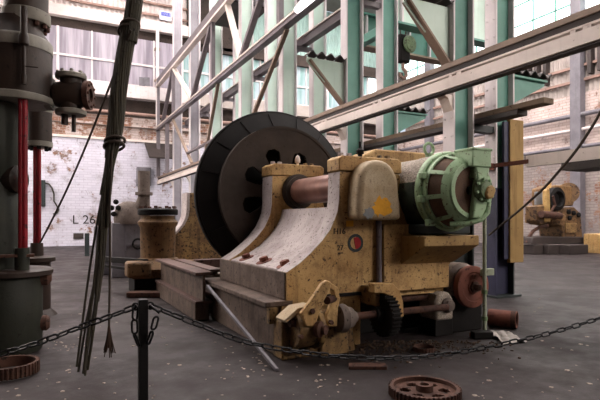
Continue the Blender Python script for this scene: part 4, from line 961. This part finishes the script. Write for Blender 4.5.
# second stand behind
d2 = 8.0; p = at(39, 0, d2)
s2 = thing('valve_cylinder', 'brown valve cylinder with grey rims on a slim red pipe behind the left stand', 'valve', (p.x, p.y, 0))
Z2 = lambda py: CAMZ+(HY-py)*d2/F
obj('cylinder', MB().cyl((p.x, p.y, Z2(145)), (p.x, p.y, Z2(60)), .19, n=32), M['valve'], s2)
obj('rim_ring', MB().lathe((p.x, p.y, Z2(113)), (0, 0, 1), [(.15, 0), (.2, 0), (.2, .09), (.15, .09), (.15, 0)], 32, cap=False), M['rim'], s2); obj('rim_ring', MB().cyl((p.x, p.y, Z2(147)), (p.x, p.y, Z2(142)), .2, n=32), M['rim'], s2)
for k in range(8): obj('rim_nut', MB().hexnut((p.x+.15*math.cos(2*PI*k/8), p.y+.15*math.sin(2*PI*k/8), Z2(147)), (0, 0, -1), .03, .05), M['iron'], s2)
obj('red_pipe', MB().cyl((p.x-.055, p.y, 1.0), (p.x-.055, p.y, Z2(146)), .03, n=12), M['red'], s2); obj('red_pipe', MB().cyl((p.x+.0, p.y-.03, 1.0), (p.x+.0, p.y-.03, Z2(146)), .032, n=12), M['red'], s2)
obj('pedestal', MB().lathe((p.x-.03, p.y, 0), (0, 0, 1), [(.3, 0), (.26, .05), (.2, .1), (.2, .84), (.27, .86), (.27, .92), (.1, .95), (.09, 1.15)], 28), M['valve'], s2)

# ------------------------------------------------------------------ hanging cables and ropes
def spline(pts, n):
    pts = [Vector(p) for p in pts]; out = []
    P = [pts[0]*2-pts[1]] + pts + [pts[-1]*2-pts[-2]]
    for i in range(1, len(P)-2):
        for k in range(n):
            t = k/n; a, b, c, d = P[i-1], P[i], P[i+1], P[i+2]
            out.append(.5*((2*b)+(c-a)*t+(2*a-5*b+4*c-d)*t*t+(3*b-a-3*c+d)*t**3))
    out.append(pts[-1]); return out
DB = 4.0
def db(px, py, dd=0): return at(px, py, DB+dd)
cbn = thing('cable_bundle', 'thick bundle of dark cables hanging from the roof left of centre', 'cable', db(85, 372))
core = [(152, -120), (135, 0), (127, 40), (119, 90), (115, 130), (110, 165), (106, 195), (103, 225), (99, 260), (93, 300), (88, 335), (83, 370)]
topw = Vector(db(152, -120)); up = topw + (topw - db(135, 0)).normalized()*1.0; 
rr = random.Random(11); NB = 20
top_dir = (topw - db(135, 0)).normalized(); roofp = topw + top_dir*((ZC-.03-topw.z)/top_dir.z)
for w in range(NB):
    ph = 2*PI*w/NB; pts = [roofp + Vector((.03*math.cos(ph), .03*math.sin(ph), 0))]
    endspread = rr.uniform(-1, 1); stop = [6, 12, 7, 11, 6, 12, 8, 10, 6, 12, 5, 11, 7, 12, 6, 9, 12, 5, 12, 8][w]
    for k, (x, y) in enumerate(core[:stop]):
        rad = .052 if y < 140 else (.05 if y < 160 else .045)
        tw = ph + k*.55
        sp = 0 if y < 150 else ((y-150)/220)**.7*7.5*endspread
        spx = sp if y < 300 else sp*.8
        pts.append(db(x+spx, y + (rr.uniform(-8, 8) if k == stop-1 else 0)) + Vector((CS*math.cos(tw), -SN*math.cos(tw), 0))*rad*(1 if y < 150 else .45) + Vector((SN*math.sin(tw), CS*math.sin(tw), 0))*rad)
    obj('cable', MB().tube(spline(pts, 5), rr.choice([.009, .011, .013]), 6), M['bundle'], cbn)
for (x, y, s) in ((130, 26, .07), (127, 31, .065), (114, 146, .075), (115, 141, .075)):
    cc = db(x, y); obj('binding', MB().tube([cc+Vector((CS*math.cos(a)*s, -SN*math.cos(a)*s, .03*math.cos(a+1))) + Vector((SN*math.sin(a)*s, CS*math.sin(a)*s, 0)) for a in [2*PI*i/20 for i in range(20)]], .012, 6, True), M['rope'], cbn)
# thin taut wire rope
a, b = db(131, 30, -.1), at(40, 243, 5.6)
tag(obj('wire_rope', MB().tube([a.lerp(b, i/20)+Vector((0, 0, -.10*math.sin(PI*i/20))) for i in range(21)], .010, 8), M['rope']), 'taut thin wire rope slanting from the cable bundle down to the left', 'rope')
# rope with frayed end
a = db(112, 150, -.05); b = db(109, 326, -.05)
fr_ = thing('frayed_rope', 'thin hanging rope with a frayed tassel end beside the cable bundle', 'rope', db(109, 355, -.05))
obj('cord', MB().tube([a, a.lerp(b, .3)+Vector((-.01, 0, 0)), a.lerp(b, .6), b], .009, 8), M['rope'], fr_)
fy = MB()
for k in range(16):
    an = 2*PI*k/16; e = .045*rr.uniform(.4, 1.1); L = .22*rr.uniform(.8, 1.1)
    fy.tube([b+Vector((0, 0, .02)), b+Vector((.4*e*math.cos(an), .4*e*math.sin(an), -.5*L)), b+Vector((e*math.cos(an), e*math.sin(an), -L))], [.006, .006, .004], 5)
obj('tassel', fy, M['fray'], fr_)
# slack rope at right
pts = [at(489, 235, 9.85), at(500, 226, 9.3), at(515, 214, 8.7), at(530, 201, 8.1), at(545, 187, 7.8), at(560, 170, 7.5), at(575, 152, 7.2), at(590, 130, 6.9), at(602, 109, 6.7), at(620, 70, 6.4), Vector((6.42, 3.5, 4.08))]
tag(obj('slack_rope', MB().tube(spline(pts, 5), .02, 8), M['rope']), 'brown slack rope sagging across the yellow board at right', 'rope')

# ------------------------------------------------------------------ chain barrier
pb = at(143, 299, 3.0)
po = thing('barrier_post', 'black steel barrier post in the foreground holding the chains', 'post', (pb.x, pb.y, 0))
obj('upright', MB().box(pb.x-.027, pb.x+.027, pb.y-.027, pb.y+.027, 0.012, pb.z), M['post'], po, .004)
obj('foot_plate', MB().box(pb.x-.1, pb.x+.1, pb.y-.1, pb.y+.1, 0, .014), M['post'], po, .003)
EL = pb + xd*0 + Vector((-CS*.045, SN*.045, -.045)); ER = pb + Vector((CS*.045, -SN*.045, -.04))
for e in (EL, ER):
    s = 1 if e is ER else -1; X_ = Vector((CS, -SN, 0))
    obj('eyelet', MB().tube([e+X_*(.02*math.cos(2*PI*i/16))+Vector((0, 0, .02*math.sin(2*PI*i/16))) for i in range(16)], .006, 8, True), M['post'], po)
def link_mesh(L=.092, Wd=.046, r=.0068):
    pts = []; h = L/2-Wd/2; w = Wd/2-r
    for i in range(9): a = -PI/2+PI*i/8; pts.append((h+w*math.cos(a), w*math.sin(a), 0))
    for i in range(9): a = PI/2+PI*i/8; pts.append((-h+w*math.cos(a), w*math.sin(a), 0))
    return MB().tube(pts, r, 6, True)
lm_ = None
def chain(label, pts, group='barrier chains'):
    global lm_
    P = [Vector(p) for p in pts]
    root = thing('barrier_chain', label, 'chain', P[len(P)//2], group)
    L = [0]
    for a, b in zip(P, P[1:]): L.append(L[-1]+(b-a).length)
    pitch = .074; n = int(L[-1]/pitch)
    if lm_ is None:
        o = obj('link_source', link_mesh(), M['chain']); lm_ = o.data; bpy.data.objects.remove(o); lm_.name = 'link'
        cen = sum((v.co for v in lm_.vertices), Vector())/len(lm_.vertices); lm_.transform(Matrix.Translation(-cen))
    j = 0
    for k in range(n):
        s = (k+.5)*L[-1]/n
        while j < len(L)-2 and L[j+1] < s: j += 1
        p = P[j].lerp(P[j+1], (s-L[j])/(L[j+1]-L[j])); t = (P[j+1]-P[j]).normalized()
        s_ = t.cross(Vector((0, 0, 1))); 
        if s_.length < 1e-3: s_ = Vector((CS, -SN, 0))
        s_.normalize(); u = s_.cross(t).normalized()
        ang = PI/4+ (PI/2 if k % 2 else 0) + .25*math.sin(k*1.7)
        y = (s_*math.cos(ang)+u*math.sin(ang)).normalized(); z = t.cross(y)
        o = bpy.data.objects.new('link', lm_); COL.objects.link(o); o.parent = root
        m = Matrix((t, y, z)).transposed().to_4x4(); m.translation = p - ORI[root]; o.matrix_local = m
    return root
def sag(a, b, h, n=40, skew=.5):
    return [Vector(a).lerp(Vector(b), i/n) + Vector((0, 0, -4*h*(i/n)*(1-i/n))) for i in range(n+1)]
chain('black chain sagging from the post to the right past the machine', spline([ER, at(195, 323, 3.15), at(240, 340, 3.3), at(290, 350.5, 3.45), at(340, 356.5, 3.6), at(400, 358, 3.75), at(450, 353.5, 3.9), at(500, 344.5, 4.0), at(550, 333, 4.1), at(600, 318, 4.2), at(640, 303, 4.25)], 6))
chain('black chain sagging from the post to the left edge', spline([EL, at(105, 318, 3.0), at(80, 327, 3.02), at(50, 338.5, 3.05), at(20, 348.5, 3.1), at(-15, 357, 3.15), at(-60, 358, 3.2), at(-120, 345, 3.2)], 6))
X_ = Vector((CS, -SN, 0))
chain('short loose chain end hanging left of the black post', spline([EL, at(134.5, 325, 2.96), at(136, 338, 2.96), at(139.5, 346, 2.96)], 6), 'loose chain ends on the post')
chain('short loose chain end hanging right of the black post', spline([ER, at(156.5, 312, 2.96), at(154, 326, 2.96), at(150, 338, 2.96), at(147.5, 345, 2.96)], 6), 'loose chain ends on the post')
q = at(652, 298, 4.26); p2 = thing('barrier_post', 'black barrier post just outside the right edge', 'post', (q.x, q.y, 0))
obj('upright', MB().box(q.x-.027, q.x+.027, q.y-.027, q.y+.027, 0.012, .98), M['post'], p2, .004); obj('foot_plate', MB().box(q.x-.1, q.x+.1, q.y-.1, q.y+.1, 0, .014), M['post'], p2)
q = at(-126, 343, 3.2); p3 = thing('barrier_post', 'black barrier post just outside the left edge', 'post', (q.x, q.y, 0))
obj('upright', MB().box(q.x-.027, q.x+.027, q.y-.027, q.y+.027, 0.012, .98), M['post'], p3, .004); obj('foot_plate', MB().box(q.x-.1, q.x+.1, q.y-.1, q.y+.1, 0, .014), M['post'], p3)

# ------------------------------------------------------------------ debris
rr = random.Random(21); fl_ = MB()
def chip(mb, x, y, s, h):
    n = 5; a0 = rr.random()*6; pts = [(x+s*rr.uniform(.5, 1.1)*math.cos(a0+2*PI*i/n), y+s*rr.uniform(.5, 1.1)*math.sin(a0+2*PI*i/n)) for i in range(n)]
    mb.prism(pts, 'z', .001, .001+h)
for _ in range(420):
    px, py = rr.uniform(-20, 640), 262 + 150*rr.random()**1.3; p = at_z(px, py)
    if 2.1 < p.x < 6 and 4.6 < p.y < 12.5: continue
    if p.y > 30 or p.x > 25: continue
    chip(fl_, p.x, p.y, rr.choice([.008, .012, .012, .02, .03]), .004)
for (cx, cy, n) in ((255, 352, 26), (330, 385, 14), (65, 345, 20), (250, 372, 12), (205, 332, 6)):
    for _ in range(n):
        p = at_z(cx+rr.gauss(0, 10), cy+rr.gauss(0, 5)); chip(fl_, p.x, p.y, rr.uniform(.006, .02), .005)
tag(obj('paint_flakes', fl_, M['flake'], smooth=False), 'pale paint flakes scattered over the dark concrete floor', 'debris', kind='stuff')
rb = MB()
for _ in range(520):
    px = rr.gauss(410, 55); py = 341 + abs(rr.gauss(0, 7)); p = at_z(px, py)
    if px < 290 or px > 520: continue
    chip(rb, p.x, p.y, rr.uniform(.006, .022), rr.uniform(.006, .018))
tag(obj('rubble', rb, M['rubble'], smooth=False), 'brown rubble and dirt along the foot of the machine', 'debris', kind='stuff')

# ------------------------------------------------------------------ camera, world, render look
cam = bpy.data.cameras.new('camera'); co = bpy.data.objects.new('camera', cam); COL.objects.link(co)
cam.sensor_width = 36; cam.lens = F/600*36; cam.shift_y = (HY-200)/600
co.location = (0, 0, CAMZ); co.rotation_euler = (PI/2, 0, -TH); cam.clip_end = 200; cam.clip_start = .05
SC.camera = co
w = bpy.data.worlds.new('sky'); SC.world = w; w.use_nodes = True
w.node_tree.nodes['Background'].inputs[0].default_value = (.75, .85, 1, 1); w.node_tree.nodes['Background'].inputs[1].default_value = .6
SC.view_settings.view_transform = 'Standard'; SC.view_settings.look = 'None'; SC.view_settings.gamma = 1; SC.view_settings.use_curve_mapping = False
SC.view_settings.exposure = 0.62
